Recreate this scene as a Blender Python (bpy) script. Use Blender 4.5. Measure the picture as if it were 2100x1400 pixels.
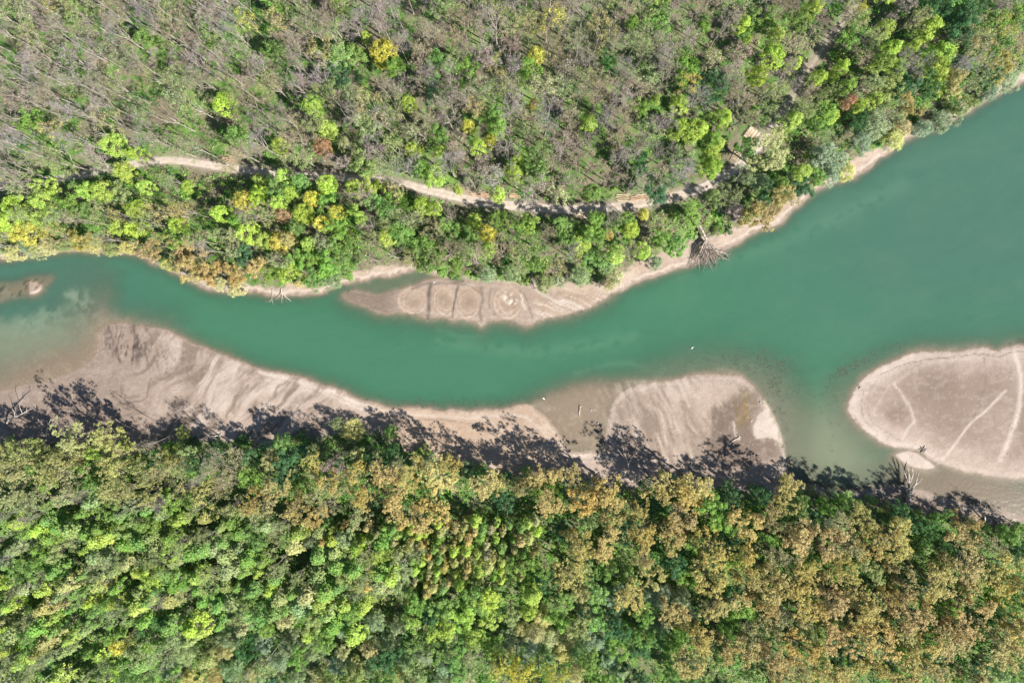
import bpy, math, random
import numpy as np
for o in list(bpy.data.objects):
    bpy.data.objects.remove(o)
SC = bpy.context.scene
COL = SC.collection

# ------------------------------------------------------------------ camera
CAMZ = 240.0
FPX = 1633.3                      # focal length in photo pixels (2100 x 1400)
TILT = -math.atan(105 / FPX)      # the drone looks almost straight down
cam_d = bpy.data.cameras.new('camera'); cam_d.sensor_width = 36.0
cam_d.lens = 36.0 * FPX / 2100.0
cam_d.clip_start = 1.0; cam_d.clip_end = 6000.0
cam = bpy.data.objects.new('camera', cam_d); COL.objects.link(cam)
cam.location = (0, 0, CAMZ); cam.rotation_euler = (TILT, 0, 0)
SC.camera = cam

# ------------------------------------------------------------------ light
SUN_EL = math.radians(49)
SHADOW_DIR = np.array([-0.86, 0.51])          # where shadows fall, x right, y up in the photo
SHADOW_DIR = SHADOW_DIR / np.linalg.norm(SHADOW_DIR)
sunvec = np.array([-SHADOW_DIR[0] * math.cos(SUN_EL), -SHADOW_DIR[1] * math.cos(SUN_EL), math.sin(SUN_EL)])
world = bpy.data.worlds.new("World"); SC.world = world; world.use_nodes = True
wn = world.node_tree
bg = wn.nodes['Background']
sky = wn.nodes.new('ShaderNodeTexSky'); sky.sky_type = 'NISHITA'; sky.sun_disc = False
sky.sun_elevation = SUN_EL
sky.sun_rotation = math.atan2(sunvec[0], sunvec[1])
sky.altitude = 250; sky.air_density = 1.2; sky.dust_density = 0.2; sky.ozone_density = 3.0
wn.links.new(sky.outputs[0], bg.inputs[0]); bg.inputs[1].default_value = 0.064
sun_d = bpy.data.lights.new('sun', 'SUN'); sun_d.energy = 5.0; sun_d.angle = math.radians(0.5)
sun_d.color = (1.0, 0.93, 0.83)
sun = bpy.data.objects.new('sun', sun_d); COL.objects.link(sun)
sun.location = (150, -90, 200)
sun.rotation_euler = (math.pi / 2 - SUN_EL, 0, math.atan2(sunvec[0], -sunvec[1]))
SC.view_settings.view_transform = 'Standard'; SC.view_settings.look = 'None'
SC.view_settings.gamma = 1.0; SC.view_settings.use_curve_mapping = False
SC.view_settings.exposure = 0.93
SC.cycles.max_bounces = 6; SC.cycles.diffuse_bounces = 3; SC.cycles.transparent_max_bounces = 8

# ------------------------------------------------------------------ photo pixel <-> place
_c, _s = math.cos(TILT), math.sin(TILT)
def G(px, py, z=0.0):
    """the point at height z that the photo shows at pixel (px, py)"""
    u = (np.asarray(px, float) - 1050) / FPX; v = (700 - np.asarray(py, float)) / FPX
    dy = v * _c + _s; dz = v * _s - _c
    t = (z - CAMZ) / dz
    return u * t, dy * t
def P(x, y, z=0.0):
    zz = np.asarray(z, float) - CAMZ
    yc = y * _c + zz * _s; zc = -y * _s + zz * _c
    return 1050 + FPX * x / (-zc), 700 - FPX * yc / (-zc)
MPP = CAMZ / FPX                  # metres per photo pixel on the ground

# ------------------------------------------------------------------ maths helpers
def lattice(n, seed):
    return np.random.RandomState(seed).rand(n, n)
_LAT = {}
def noise(x, y, seed=0):
    if seed not in _LAT: _LAT[seed] = lattice(256, seed)
    L = _LAT[seed]
    xi = np.floor(x).astype(np.int64); yi = np.floor(y).astype(np.int64)
    fx = x - xi; fy = y - yi
    fx = fx * fx * (3 - 2 * fx); fy = fy * fy * (3 - 2 * fy)
    x0 = xi & 255; x1 = (xi + 1) & 255; y0 = yi & 255; y1 = (yi + 1) & 255
    a = L[y0, x0] * (1 - fx) + L[y0, x1] * fx
    b = L[y1, x0] * (1 - fx) + L[y1, x1] * fx
    return a * (1 - fy) + b * fy
def fbm(x, y, seed=0, oct=4):
    s = 0; a = 0.5; t = 0
    for i in range(oct):
        s = s + a * noise(x * 2 ** i + 17.3 * i, y * 2 ** i + 9.1 * i, seed + i); t += a; a *= 0.5
    return s / t
def sst(a, b, x):
    t = np.clip((x - a) / (b - a), 0, 1); return t * t * (3 - 2 * t)
def smooth_poly(pts, closed=True, n=5):
    """Catmull-Rom through the points"""
    p = np.array(pts, float); m = len(p); out = []
    rng = range(m) if closed else range(m - 1)
    for i in rng:
        if closed: a, b, c, d = p[(i - 1) % m], p[i], p[(i + 1) % m], p[(i + 2) % m]
        else: a, b, c, d = p[max(i - 1, 0)], p[i], p[i + 1], p[min(i + 2, m - 1)]
        for k in range(n):
            t = k / n
            out.append(0.5 * ((2 * b) + (-a + c) * t + (2 * a - 5 * b + 4 * c - d) * t * t + (-a + 3 * b - 3 * c + d) * t ** 3))
    if not closed: out.append(p[-1])
    return np.array(out)
def dist_line(X, Y, pts):
    pts = np.asarray(pts, float); d = np.full(X.shape, 1e9)
    for (x0, y0), (x1, y1) in zip(pts[:-1], pts[1:]):
        dx, dy = x1 - x0, y1 - y0; L = dx * dx + dy * dy + 1e-9
        t = np.clip(((X - x0) * dx + (Y - y0) * dy) / L, 0, 1)
        d = np.minimum(d, (X - x0 - t * dx) ** 2 + (Y - y0 - t * dy) ** 2)
    return np.sqrt(d)
def inside(X, Y, pts):
    pts = np.asarray(pts, float); r = np.zeros(X.shape, bool); n = len(pts)
    for i in range(n):
        x0, y0 = pts[i]; x1, y1 = pts[(i + 1) % n]
        if y0 == y1: continue
        c = ((y0 > Y) != (y1 > Y)) & (X < (x1 - x0) * (Y - y0) / (y1 - y0) + x0)
        r ^= c
    return r
def sdf(X, Y, pts):
    d = dist_line(X, Y, np.vstack([pts, pts[:1]]))
    return np.where(inside(X, Y, pts), d, -d)

# ------------------------------------------------------------------ mesh helpers
def make_mesh(name, V, Fq, smooth=False):
    """V (n,3), Fq (m,k) -> mesh, all faces with k corners"""
    V = np.ascontiguousarray(V, dtype=np.float32); Fq = np.ascontiguousarray(Fq, dtype=np.int32)
    me = bpy.data.meshes.new(name); m, k = Fq.shape
    me.vertices.add(len(V)); me.vertices.foreach_set('co', V.ravel())
    me.loops.add(m * k); me.loops.foreach_set('vertex_index', Fq.ravel())
    me.polygons.add(m)
    me.polygons.foreach_set('loop_start', np.arange(m, dtype=np.int32) * k)
    try: me.polygons.foreach_set('loop_total', np.full(m, k, dtype=np.int32))
    except Exception: pass
    if smooth: me.polygons.foreach_set('use_smooth', np.ones(m, bool))
    me.update(calc_edges=True)
    return me
def vattr(me, name, arr, kind='FLOAT'):
    a = me.attributes.new(name, 'FLOAT_COLOR' if kind == 'COLOR' else 'FLOAT', 'POINT')
    if kind == 'COLOR':
        c = np.ones((len(arr), 4), np.float32); c[:, :3] = arr; a.data.foreach_set('color', c.ravel())
    else:
        a.data.foreach_set('value', np.asarray(arr, np.float32))
def link(name, me, mat=None, parent=None, loc=(0, 0, 0)):
    o = bpy.data.objects.new(name, me); COL.objects.link(o); o.location = loc
    if mat is not None and me is not None and not me.materials: me.materials.append(mat)
    if parent is not None: o.parent = parent
    return o
def tag(o, label=None, cat=None, group=None, kind=None):
    if label: o['label'] = label
    if cat: o['category'] = cat
    if group: o['group'] = group
    if kind: o['kind'] = kind
    return o
def empty(name, loc, rz=0.0):
    o = bpy.data.objects.new(name, None); COL.objects.link(o); o.location = loc
    o.rotation_euler = (0, 0, rz); o.empty_display_size = 0.5
    return o
def tubes(segs, sides=5):
    """segs: list of (p0, p1, r0, r1); open prisms, quads"""
    A = np.array([np.concatenate([s[0], s[1], [s[2], s[3]]]) for s in segs])
    p0, p1, r0, r1 = A[:, :3], A[:, 3:6], A[:, 6], A[:, 7]
    d = p1 - p0; d = d / (np.linalg.norm(d, axis=1, keepdims=True) + 1e-9)
    ref = np.where(np.abs(d[:, 2:3]) > 0.8, [[1., 0, 0]], [[0, 0, 1.]])
    u = np.cross(d, ref); u /= np.linalg.norm(u, axis=1, keepdims=True) + 1e-9
    w = np.cross(d, u)
    n = len(A); V = np.zeros((n, 2 * sides, 3))
    for k in range(sides):
        a = 2 * math.pi * k / sides; o = u * math.cos(a) + w * math.sin(a)
        V[:, k] = p0 + o * r0[:, None]; V[:, sides + k] = p1 + o * r1[:, None]
    F = np.zeros((n, sides, 4), int)
    for k in range(sides):
        k2 = (k + 1) % sides
        F[:, k] = [k, k2, sides + k2, sides + k]
    F += (np.arange(n) * 2 * sides)[:, None, None]
    return V.reshape(-1, 3), F.reshape(-1, 4)
def leaves(c, nrm, size, rs, aspect=0.62, along=None):
    n = len(c); nrm = nrm / (np.linalg.norm(nrm, axis=1, keepdims=True) + 1e-9)
    t = rs.normal(size=(n, 3)) if along is None else along + 0.25 * rs.normal(size=(n, 3))
    t -= (t * nrm).sum(1, keepdims=True) * nrm; t /= np.linalg.norm(t, axis=1, keepdims=True) + 1e-9
    b = np.cross(nrm, t); s = np.asarray(size).reshape(-1, 1) * 0.5
    V = np.stack([c - t * s, c + b * s * aspect + nrm * s * .18, c + t * s, c - b * s * aspect + nrm * s * .18], 1).reshape(-1, 3)
    F = np.arange(4 * n).reshape(-1, 4)
    return V, F

# ------------------------------------------------------------------ material helpers
def srgb(r, g, b):
    f = lambda v: (v / 255 / 12.92) if v / 255 <= 0.04045 else ((v / 255 + 0.055) / 1.055) ** 2.4
    return np.array([f(r), f(g), f(b)])
def mat_new(name):
    m = bpy.data.materials.new(name); m.use_nodes = True
    nt = m.node_tree; p = nt.nodes['Principled BSDF']
    return m, nt, p
def mix_rgb(nt, a, b, fac, blend='MIX'):
    n = nt.nodes.new('ShaderNodeMix'); n.data_type = 'RGBA'; n.blend_type = blend
    for sock, v in ((n.inputs[0], fac), (n.inputs[6], a), (n.inputs[7], b)):
        if hasattr(v, 'is_output') or isinstance(v, bpy.types.NodeSocket): nt.links.new(v, sock)
        else: sock.default_value = v
    return n.outputs[2]
def leaf_material(name, base=None, trans=0.38, rough=0.55, var=0.35, hue=0.03):
    """leaf colour: the tree's own colour (object colour), varied leaf by leaf and clump by clump"""
    m, nt, p = mat_new(name)
    if base is None:
        oi = nt.nodes.new('ShaderNodeObjectInfo'); col = oi.outputs['Color']
    else:
        c = nt.nodes.new('ShaderNodeRGB'); c.outputs[0].default_value = (*base, 1); col = c.outputs[0]
    geo = nt.nodes.new('ShaderNodeNewGeometry')
    tc = nt.nodes.new('ShaderNodeTexCoord')
    ns = nt.nodes.new('ShaderNodeTexNoise'); ns.inputs['Scale'].default_value = 0.9; ns.inputs['Detail'].default_value = 2
    nt.links.new(tc.outputs['Object'], ns.inputs['Vector'])
    hs = nt.nodes.new('ShaderNodeHueSaturation')
    mr = nt.nodes.new('ShaderNodeMapRange'); mr.inputs[3].default_value = 1 - var; mr.inputs[4].default_value = 1 + var
    nt.links.new(geo.outputs['Random Per Island'], mr.inputs[0]); nt.links.new(mr.outputs[0], hs.inputs['Value'])
    mh = nt.nodes.new('ShaderNodeMapRange'); mh.inputs[1].default_value = 0.3; mh.inputs[2].default_value = 0.7
    mh.inputs[3].default_value = 0.5 - hue; mh.inputs[4].default_value = 0.5 + hue
    nt.links.new(ns.outputs[0], mh.inputs[0]); nt.links.new(mh.outputs[0], hs.inputs['Hue'])
    nt.links.new(col, hs.inputs['Color'])
    nt.links.new(hs.outputs[0], p.inputs['Base Color']); p.inputs['Roughness'].default_value = rough
    p.inputs['Specular IOR Level'].default_value = 0.25
    tr = nt.nodes.new('ShaderNodeBsdfTranslucent'); nt.links.new(hs.outputs[0], tr.inputs[0])
    mx = nt.nodes.new('ShaderNodeMixShader'); mx.inputs[0].default_value = trans
    nt.links.new(p.outputs[0], mx.inputs[1]); nt.links.new(tr.outputs[0], mx.inputs[2])
    nt.links.new(mx.outputs[0], nt.nodes['Material Output'].inputs[0])
    return m
def bark_material(name, c1, c2, scale=1.2, rough=0.9):
    m, nt, p = mat_new(name)
    tc = nt.nodes.new('ShaderNodeTexCoord')
    ns = nt.nodes.new('ShaderNodeTexNoise'); ns.inputs['Scale'].default_value = scale; ns.inputs['Detail'].default_value = 4
    nt.links.new(tc.outputs['Object'], ns.inputs['Vector'])
    cr = nt.nodes.new('ShaderNodeValToRGB'); cr.color_ramp.elements[0].position = .35; cr.color_ramp.elements[1].position = .65
    cr.color_ramp.elements[0].color = (*c1, 1); cr.color_ramp.elements[1].color = (*c2, 1)
    nt.links.new(ns.outputs[0], cr.inputs[0]); nt.links.new(cr.outputs[0], p.inputs['Base Color'])
    bp = nt.nodes.new('ShaderNodeBump'); bp.inputs['Strength'].default_value = 0.5; bp.inputs['Distance'].default_value = 0.05
    nt.links.new(ns.outputs[0], bp.inputs['Height']); nt.links.new(bp.outputs[0], p.inputs['Normal'])
    p.inputs['Roughness'].default_value = rough; p.inputs['Specular IOR Level'].default_value = 0.2
    return m
# ================================================================== the land and the river, laid out in photo pixels
NORTH_SHORE = [(-3000, 560), (-600, 545), (-200, 538), (0, 533), (60, 527), (130, 517), (200, 517), (270, 522), (350, 556), (430, 594), (500, 598), (545, 605),
    (575, 607), (605, 603), (625, 605), (655, 603), (700, 585), (718, 583), (740, 578), (770, 571), (805, 567), (830, 558), (856, 553), (880, 562),
    (905, 568), (960, 575), (1000, 582), (1060, 590), (1110, 600), (1160, 605), (1200, 610), (1247, 606), (1300, 584), (1367, 559), (1433, 537),
    (1493, 510), (1533, 487), (1557, 474), (1597, 460), (1640, 420), (1683, 387), (1733, 370), (1760, 360), (1817, 317), (1867, 283),
    (1893, 275), (1953, 247), (2043, 197), (2087, 173), (2200, 120), (2500, -20), (3600, -500), (9000, -2600)]
SPIT = [(704, 606), (716, 616), (733, 624), (783, 640), (817, 642), (850, 645), (880, 653), (905, 651), (930, 657), (967, 660), (987, 670), (1003, 659), (1033, 658),
    (1067, 664), (1093, 664), (1117, 654), (1167, 644), (1200, 632), (1247, 607), (1250, 590), (1100, 580), (1000, 575), (950, 578), (905, 570),
    (880, 574), (850, 586), (800, 600), (760, 603), (725, 598)]
SOUTH_SHORE = [(-3000, 800), (-600, 770), (-100, 800), (0, 800), (60, 790), (130, 772), (180, 745), (200, 715), (205, 686), (233, 664), (283, 667), (350, 680), (400, 705), (467, 730),
    (533, 755), (600, 770), (650, 784), (700, 800), (733, 814), (783, 829), (833, 836), (900, 840), (967, 840), (1033, 837), (1070, 828), (1090, 832), (1125, 860), (1150, 892),
    (1170, 925), (1230, 925), (1300, 935), (1400, 930), (1500, 935), (1600, 945), (1612, 960), (1640, 985), (1720, 1005), (1800, 998), (1850, 997),
    (1900, 1010), (1950, 1024), (2010, 1036), (2060, 1048), (2120, 1068), (2600, 1180), (4000, 1500), (9000, 2600)]
BAR_B = [(1240, 900), (1250, 850), (1262, 815), (1290, 795), (1340, 783), (1400, 774), (1427, 768), (1467, 766), (1510, 769), (1543, 788), (1567, 818), (1587, 857),
    (1600, 887), (1607, 933), (1617, 958), (1600, 990), (1400, 980), (1250, 940)]
ISLAND = [(1877, 722), (1967, 719), (2017, 714), (2045, 720), (2073, 710), (2110, 709), (2250, 700), (2500, 740), (2600, 830), (2500, 920), (2300, 965), (2170, 975), (2100, 978), (2067, 981), (2033, 976), (1983, 968),
    (1933, 953), (1900, 935), (1883, 922), (1833, 917), (1800, 900), (1767, 877), (1745, 854), (1740, 834), (1747, 807), (1763, 784), (1800, 757), (1833, 740)]
ISLET = [(1836, 932), (1855, 925), (1878, 928), (1897, 940), (1917, 956), (1900, 962), (1870, 956), (1850, 946)]
SHOAL = [(-300, 575), (-100, 590), (0, 583), (40, 577), (72, 570), (108, 569), (92, 588), (62, 603), (24, 614), (-10, 622), (-120, 650), (-300, 660)]
SHOAL_TOP = [(60, 585), (68, 578), (80, 582), (86, 592), (74, 602), (60, 603)]
SHOAL_DOT = [(54, 579), (62, 576), (66, 582), (58, 587)]
# banks that stay under water
SHELF_B = [(1100, 832), (1160, 802), (1250, 780), (1350, 738), (1430, 722), (1520, 722), (1600, 745), (1640, 790), (1660, 850), (1650, 930), (1700, 985),
    (1640, 1000), (1500, 960), (1200, 960), (1140, 900)]
POOL_B = [(1085, 832), (1140, 806), (1220, 787), (1330, 776), (1330, 800), (1262, 830), (1250, 900), (1240, 930), (1170, 925), (1125, 870)]
SHELF_C = [(1700, 800), (1760, 745), (1860, 706), (1960, 700), (2100, 690), (2600, 690), (2600, 1000), (2100, 1010), (1950, 985), (1830, 945), (1750, 900), (1712, 850)]
SHALLOW_SE = [(1700, 1010), (1780, 960), (1840, 930), (1950, 965), (2100, 985), (2700, 960), (2700, 1200), (2100, 1090), (1900, 1040)]
SHELF_W = [(-400, 770), (-50, 748), (20, 745), (60, 738), (97, 722), (118, 735), (150, 712), (165, 680), (210, 655), (300, 655), (340, 690), (150, 830), (0, 870), (-400, 900)]
SHELF_D = [(-300, 560), (0, 568), (60, 560), (120, 556), (150, 565), (110, 600), (60, 625), (0, 640), (-300, 680)]
LAGOON = [(705, 606), (720, 585), (800, 570), (856, 556), (930, 575), (1000, 590), (860, 600), (780, 620)]
FOREST_N = [(-3000, 540), (-300, 530), (0, 520), (60, 520), (130, 512), (200, 514), (270, 518), (350, 550), (430, 580), (500, 585), (560, 590), (600, 580), (650, 588), (700, 575),
    (712, 560), (790, 545), (860, 542), (900, 560), (960, 572), (1080, 580), (1150, 580), (1200, 585), (1260, 580), (1280, 560), (1300, 540), (1400, 505), (1433, 490),
    (1480, 478), (1540, 455), (1600, 425), (1650, 380), (1730, 345), (1760, 320), (1820, 300), (1850, 272), (1920, 245), (1970, 215), (2040, 180), (2090, 150), (2500, -50), (9000, -2700), (9000, -9000), (-3000, -9000)]
FOREST_S = [(-3000, 1000), (-200, 925), (0, 905), (100, 918), (200, 922), (300, 925), (370, 900), (440, 905), (520, 905), (600, 900), (700, 885), (780, 885),
    (840, 925), (960, 955), (1040, 975), (1100, 975), (1200, 990), (1290, 1000), (1350, 990), (1440, 995), (1560, 1010), (1620, 1005), (1700, 1015),
    (1760, 1035), (1830, 1042), (1900, 1050), (2000, 1075), (2100, 1100), (4000, 1520), (9000, 2700), (9000, 9000), (-3000, 9000)]
ROAD = [(-400, 400), (-100, 392), (60, 378), (150, 365), (250, 345), (330, 332), (380, 333), (440, 342), (500, 350), (560, 357), (620, 362), (690, 366), (760, 371), (830, 379),
    (870, 390), (930, 404), (1000, 418), (1060, 424), (1150, 431), (1230, 429), (1300, 421), (1370, 408), (1440, 386), (1500, 352), (1535, 322), (1570, 280), (1605, 232),
    (1640, 165), (1680, 105), (1725, 50), (1765, -10), (1900, -200), (2300, -800)]
TRACKS = [[(325, -60), (330, 30), (322, 105), (318, 140)], [(190, 55), (198, 120), (200, 200), (200, 290)], [(58, 40), (62, 110), (60, 180), (62, 260)], [(632, 330), (630, 280), (634, 230)], [(765, 345), (790, 368), (830, 380)]]
north_poly = np.vstack([smooth_poly(NORTH_SHORE, False), [(9000, -9000), (-3000, -9000)]])
south_poly = np.vstack([smooth_poly(SOUTH_SHORE, False), [(9000, 9000), (-3000, 9000)]])
POLY = {k: smooth_poly(v) for k, v in dict(spit=SPIT, bar_b=BAR_B, island=ISLAND, islet=ISLET, shoal=SHOAL, shoal_top=SHOAL_TOP, shoal_dot=SHOAL_DOT, shelf_b=SHELF_B,
        pool_b=POOL_B, shelf_c=SHELF_C, shallow_se=SHALLOW_SE, shelf_w=SHELF_W, shelf_d=SHELF_D, lagoon=LAGOON).items()}
POLY['north'] = north_poly; POLY['south'] = south_poly
POLY['forest_n'] = np.array(FOREST_N, float); POLY['forest_s'] = np.array(FOREST_S, float)
road_line = smooth_poly(ROAD, False, 4)

def profile(sd, z0, cap, sin_, sout):
    """sd in metres (+ inside): height of a bank whose edge lies at z0"""
    k = max(cap - z0, 1e-3)
    return np.where(sd > 0, z0 + k * (1 - np.exp(-np.maximum(sd, 0) * sin_ / k)), z0 + sd * sout)
def fields(X, Y):
    """signed distances (metres) and height at photo positions X, Y"""
    wob = (fbm(X / 22, Y / 22, 11, 3) - 0.5) * 9 + (fbm(X / 5, Y / 5, 19, 3) - 0.5) * 5
    S = {k: (sdf(X, Y, v) + (wob if k not in ('shoal_dot', 'shoal_top', 'islet') else wob * 0.3)) * MPP for k, v in POLY.items()}
    h = np.full(X.shape, -2.6)
    up = lambda a: np.maximum(h, a)
    h = up(profile(S['north'], 0.0, 0.75, 0.10, 0.28))
    h = up(profile(S['south'], 0.0, 0.70, 0.02 + .055 * sst(150, 330, X), 0.03 + .21 * sst(190, 420, X + (fbm(X / 40, Y / 40, 91, 3) - .5) * 120)))
    h = up(profile(S['spit'], 0.0, 0.42, 0.08, 0.16))
    h = up(profile(S['bar_b'], -0.01, 0.35, 0.05, 0.12))
    h = up(profile(S['island'], 0.0, 0.75, 0.09, 0.14))
    h = up(profile(S['islet'], 0.0, 0.25, 0.10, 0.10))
    h = up(profile(S['shoal'], -0.16, -0.04, 0.05, 0.22))
    h = up(profile(S['shoal_top'], 0.0, 0.25, 0.2, 0.2)); h = up(profile(S['shoal_dot'], 0.0, 0.15, 0.2, 0.2))
    h = up(profile(S['shelf_b'], -0.42, -0.05, 0.05, 0.10))
    h = up(profile(S['pool_b'], -0.14, -0.025, 0.1, 0.12))
    h = up(profile(S['shelf_c'], -0.50, -0.06, 0.07, 0.11))
    h = up(profile(S['shallow_se'], -0.55, -0.09, 0.055, 0.12))
    h = up(profile(S['shelf_w'], -0.26, -0.015, 0.035, 0.09))
    h = up(profile(S['shelf_d'], -0.7, -0.2, 0.12, 0.25))
    h = up(profile(S['lagoon'], -0.25, -0.22, 0.1, 0.16))
    # channel floor between the bar and the island: shallow and muddy
    ch = -0.95 - 0.5 * sst(0, 220, np.hypot((X - 1690) * 0.9, (Y - 930) * 0.75))
    chm = sst(260, 120, np.hypot((X - 1690), (Y - 930) * 0.8))
    h = np.maximum(h, ch * chm - 2.6 * (1 - chm))
    # wooded banks stand higher
    f = np.maximum(S['forest_n'], S['forest_s'])
    h = h + 1.5 * sst(-1.5, 7, f)
    h = h + (fbm(X / 60, Y / 60, 31, 3) - 0.5) * 1.0 * sst(2, 14, f)
    return S, h

# ------------------------------------------------------------------ one sheet of ground, fine where the photo looks, coarse to the horizon
def axis(a, b, step, far):
    core = np.arange(a, b + step * .5, step); out = []; s = step; x = core[-1]
    while x < far: s = min(s * 1.35, 250); x += s; out.append(x)
    s = step; x = core[0]; lo = []
    while x > -far: s = min(s * 1.35, 250); x -= s; lo.append(x)
    return np.array(lo[::-1] + list(core) + out)
gx = axis(-172, 172, 0.40, 2500); gy = axis(-138, 96, 0.40, 2500)
GX, GY = np.meshgrid(gx, gy)
NX, NY = len(gx), len(gy)
xf = GX.ravel(); yf = GY.ravel()
zlim = np.hypot(xf, yf) < 2.0e3
PXf, PYf = P(np.clip(xf, -900, 900), np.clip(yf, -900, 900), 0.0)
SD, HH = fields(PXf, PYf)
def shade_lines(X, Y, pts, w, smooth=True):
    q = smooth_poly(pts, False) if smooth else np.array(pts, float)
    r = np.zeros(X.shape); x0, y0 = q.min(0) - 4 * w - 6; x1, y1 = q.max(0) + 4 * w + 6
    m = (X > x0) & (X < x1) & (Y > y0) & (Y < y1)
    wob = (fbm(X[m] / 9, Y[m] / 9, 77, 2) - .5) * 4
    d = dist_line(X[m] + wob, Y[m] - wob, q); r[m] = np.exp(-(d / w) ** 2)
    return r
def ell(X, Y, cx, cy, rx, ry, ang=0):
    c, s = math.cos(math.radians(ang)), math.sin(math.radians(ang))
    u = (X - cx) * c + (Y - cy) * s; v = -(X - cx) * s + (Y - cy) * c
    return np.sqrt((u / rx) ** 2 + (v / ry) ** 2)
def stretched(X, Y, ang, l, w, seed, oct=3, warp=8):
    wx = (fbm(X / 50, Y / 50, seed + 50, 2) - .5) * warp; wy = (fbm(X / 50, Y / 50, seed + 60, 2) - .5) * warp
    c, s = math.cos(math.radians(ang)), math.sin(math.radians(ang))
    u = (X + wx) * c + (Y + wy) * s; v = -(X + wx) * s + (Y + wy) * c
    return fbm(u / l, v / w, seed, oct)
def paint(X, Y, S, h):
    dry = np.array([0.45, 0.36, 0.305]); wet = np.array([0.30, 0.232, 0.185]); pale = np.array([0.64, 0.55, 0.48])
    warm = np.array([0.47, 0.345, 0.25]); dark = np.array([0.13, 0.10, 0.085]); olive = np.array([0.20, 0.15, 0.06])
    n1 = fbm(X / 40, Y / 40, 1, 4); n2 = fbm(X / 7, Y / 7, 5, 3); n3 = fbm(X / 2.2, Y / 2.2, 8, 2)
    col = np.ones((len(X), 3)) * dry
    def mix(c, f):
        nonlocal col
        f = np.clip(f, 0, 1)[:, None]; col = col * (1 - f) + np.asarray(c) * f
    wetf = sst(0.22, 0.02, h + (n2 - .5) * .12 + (n1 - .5) * .16)
    mix(wet, wetf * .85)
    inside_s = sst(0, 1, S['south']); inside_i = sst(0, .6, S['island']); inb = sst(0, .6, S['bar_b']); insp = sst(0, .4, S['spit'])
    # wrack lines and pale dry rims along the shores
    for k, a in (('island', 1.), ('south', 1.), ('bar_b', .8), ('spit', .7), ('north', .9)):
        d = S[k] + (n2 - .5) * 1.1
        mix(pale * 1.05, a * .9 * np.exp(-((d - 1.3) / .55) ** 2) * (sst(430, 560, X) if k == 'south' else 1)); mix(pale, a * .4 * np.exp(-((d - 2.8) / .6) ** 2) * sst(.35, .6, n1))
        mix(dark, a * .16 * np.exp(-((d - 2.1) / .25) ** 2)); mix(wet, a * .5 * np.exp(-((d - .35) / .4) ** 2))
    # ---- left beach: fans of silt, braided runnels
    lb = inside_s * sst(720, 640, X) * sst(-500, -300, X)
    st = stretched(X, Y, -52, 70, 11, 140, 3, 40)
    
    mix(np.array([.275, .215, .18]), lb * .95 * sst(480, 200, X + (n1 - .5) * 160)); mix(np.array([.33, .26, .22]), lb * .6 * sst(.6, .35, n1)); mix(np.array([.30, .235, .195]), lb * .8 * np.exp(-ell(X, Y, 380, 760, 90, 60, 20) ** 4) * .6)
    rill = stretched(X, Y, 88, 34, 4.2, 150, 3, 26)
    win = np.exp(-(ell(X, Y, 262, 705, 52, 38, 20)) ** 4)
    mix(dark * .5, win * .95 * sst(.50, .58, rill) * sst(.38, .55, fbm(X / 13, Y / 13, 154, 3)))
    win = np.exp(-(ell(X, Y, 335, 735, 70, 30, 25)) ** 4)
    mix(dark * .6, win * .7 * sst(.55, .63, stretched(X, Y, 75, 26, 4, 152, 3, 22)))
    for q, w, a in (([(222, 668), (230, 690), (236, 720), (248, 740)], 1.6, .7), ([(273, 668), (277, 700), (272, 738)], 2.4, .6), ([(248, 680), (240, 710)], 1.5, .5),
                    ([(300, 672), (312, 700), (306, 732)], 1.5, .5), ([(378, 735), (384, 760)], 1.5, .6), ([(330, 745), (345, 732)], 1.2, .5),
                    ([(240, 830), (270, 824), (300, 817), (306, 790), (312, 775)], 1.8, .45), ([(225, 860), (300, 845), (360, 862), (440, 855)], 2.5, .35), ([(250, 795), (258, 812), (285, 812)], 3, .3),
                    ([(560, 860), (610, 835), (640, 808)], 1.5, .35), ([(480, 845), (515, 800), (540, 775)], 4, .35), ([(430, 840), (455, 800), (468, 770)], 5, .35), ([(520, 850), (560, 815), (590, 790)], 3, .25)):
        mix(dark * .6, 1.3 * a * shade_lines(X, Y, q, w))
    for q, w, a in (([(533, 762), (600, 780), (655, 800), (700, 822), (760, 845)], 2.5, .8), ([(560, 800), (600, 790), (640, 800)], 5, .3), ([(450, 830), (480, 790), (500, 768)], 5, .3), ([(350, 850), (400, 835), (470, 850)], 5, .25)):
        mix(pale, a * shade_lines(X, Y, q, w))
    mix(wet * .66, lb * .75 * sst(.5, .66, st) * sst(140, 320, X)); mix(pale * .9, lb * .6 * sst(.47, .32, st) * sst(260, 420, X))
    # ---- middle beach, warm and smooth, faint drying lines
    mb = inside_s * sst(740, 800, X) * sst(1200, 1120, X)
    mix(warm, mb * .75)
    ln = np.sin(S['south'] * 3.2 + n1 * 9); mix(warm * .7, mb * .18 * sst(.75, 1, ln)); mix(pale, mb * .3 * sst(.55, .8, n1))
    for q, w, a in (([(760, 850), (830, 858), (930, 862), (990, 878), (1020, 892)], 1.5, .4), ([(1060, 850), (1090, 868), (1120, 900), (1160, 930)], 2, .4), ([(790, 870), (796, 885), (800, 900)], 1, .4)):
        mix(dark, a * shade_lines(X, Y, q, w))
    for q, w, a in (([(700, 815), (760, 838), (850, 850), (960, 856), (1050, 850), (1090, 860)], 3, .6), ([(1070, 852), (1105, 880), (1140, 915)], 4, .4)):
        mix(pale, a * shade_lines(X, Y, q, w))
    # ---- bar B: feathered silt, algae, wet mud
    bb = np.maximum(inb, sst(0, 1, S['pool_b'])) * 1.0
    mix(wet * 1.05, bb * .55)
    fe = stretched(X, Y, 68, 42, 7, 160, 3, 18)
    wfe = sst(1200, 1290, X) * sst(1470, 1400, X) * bb
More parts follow.
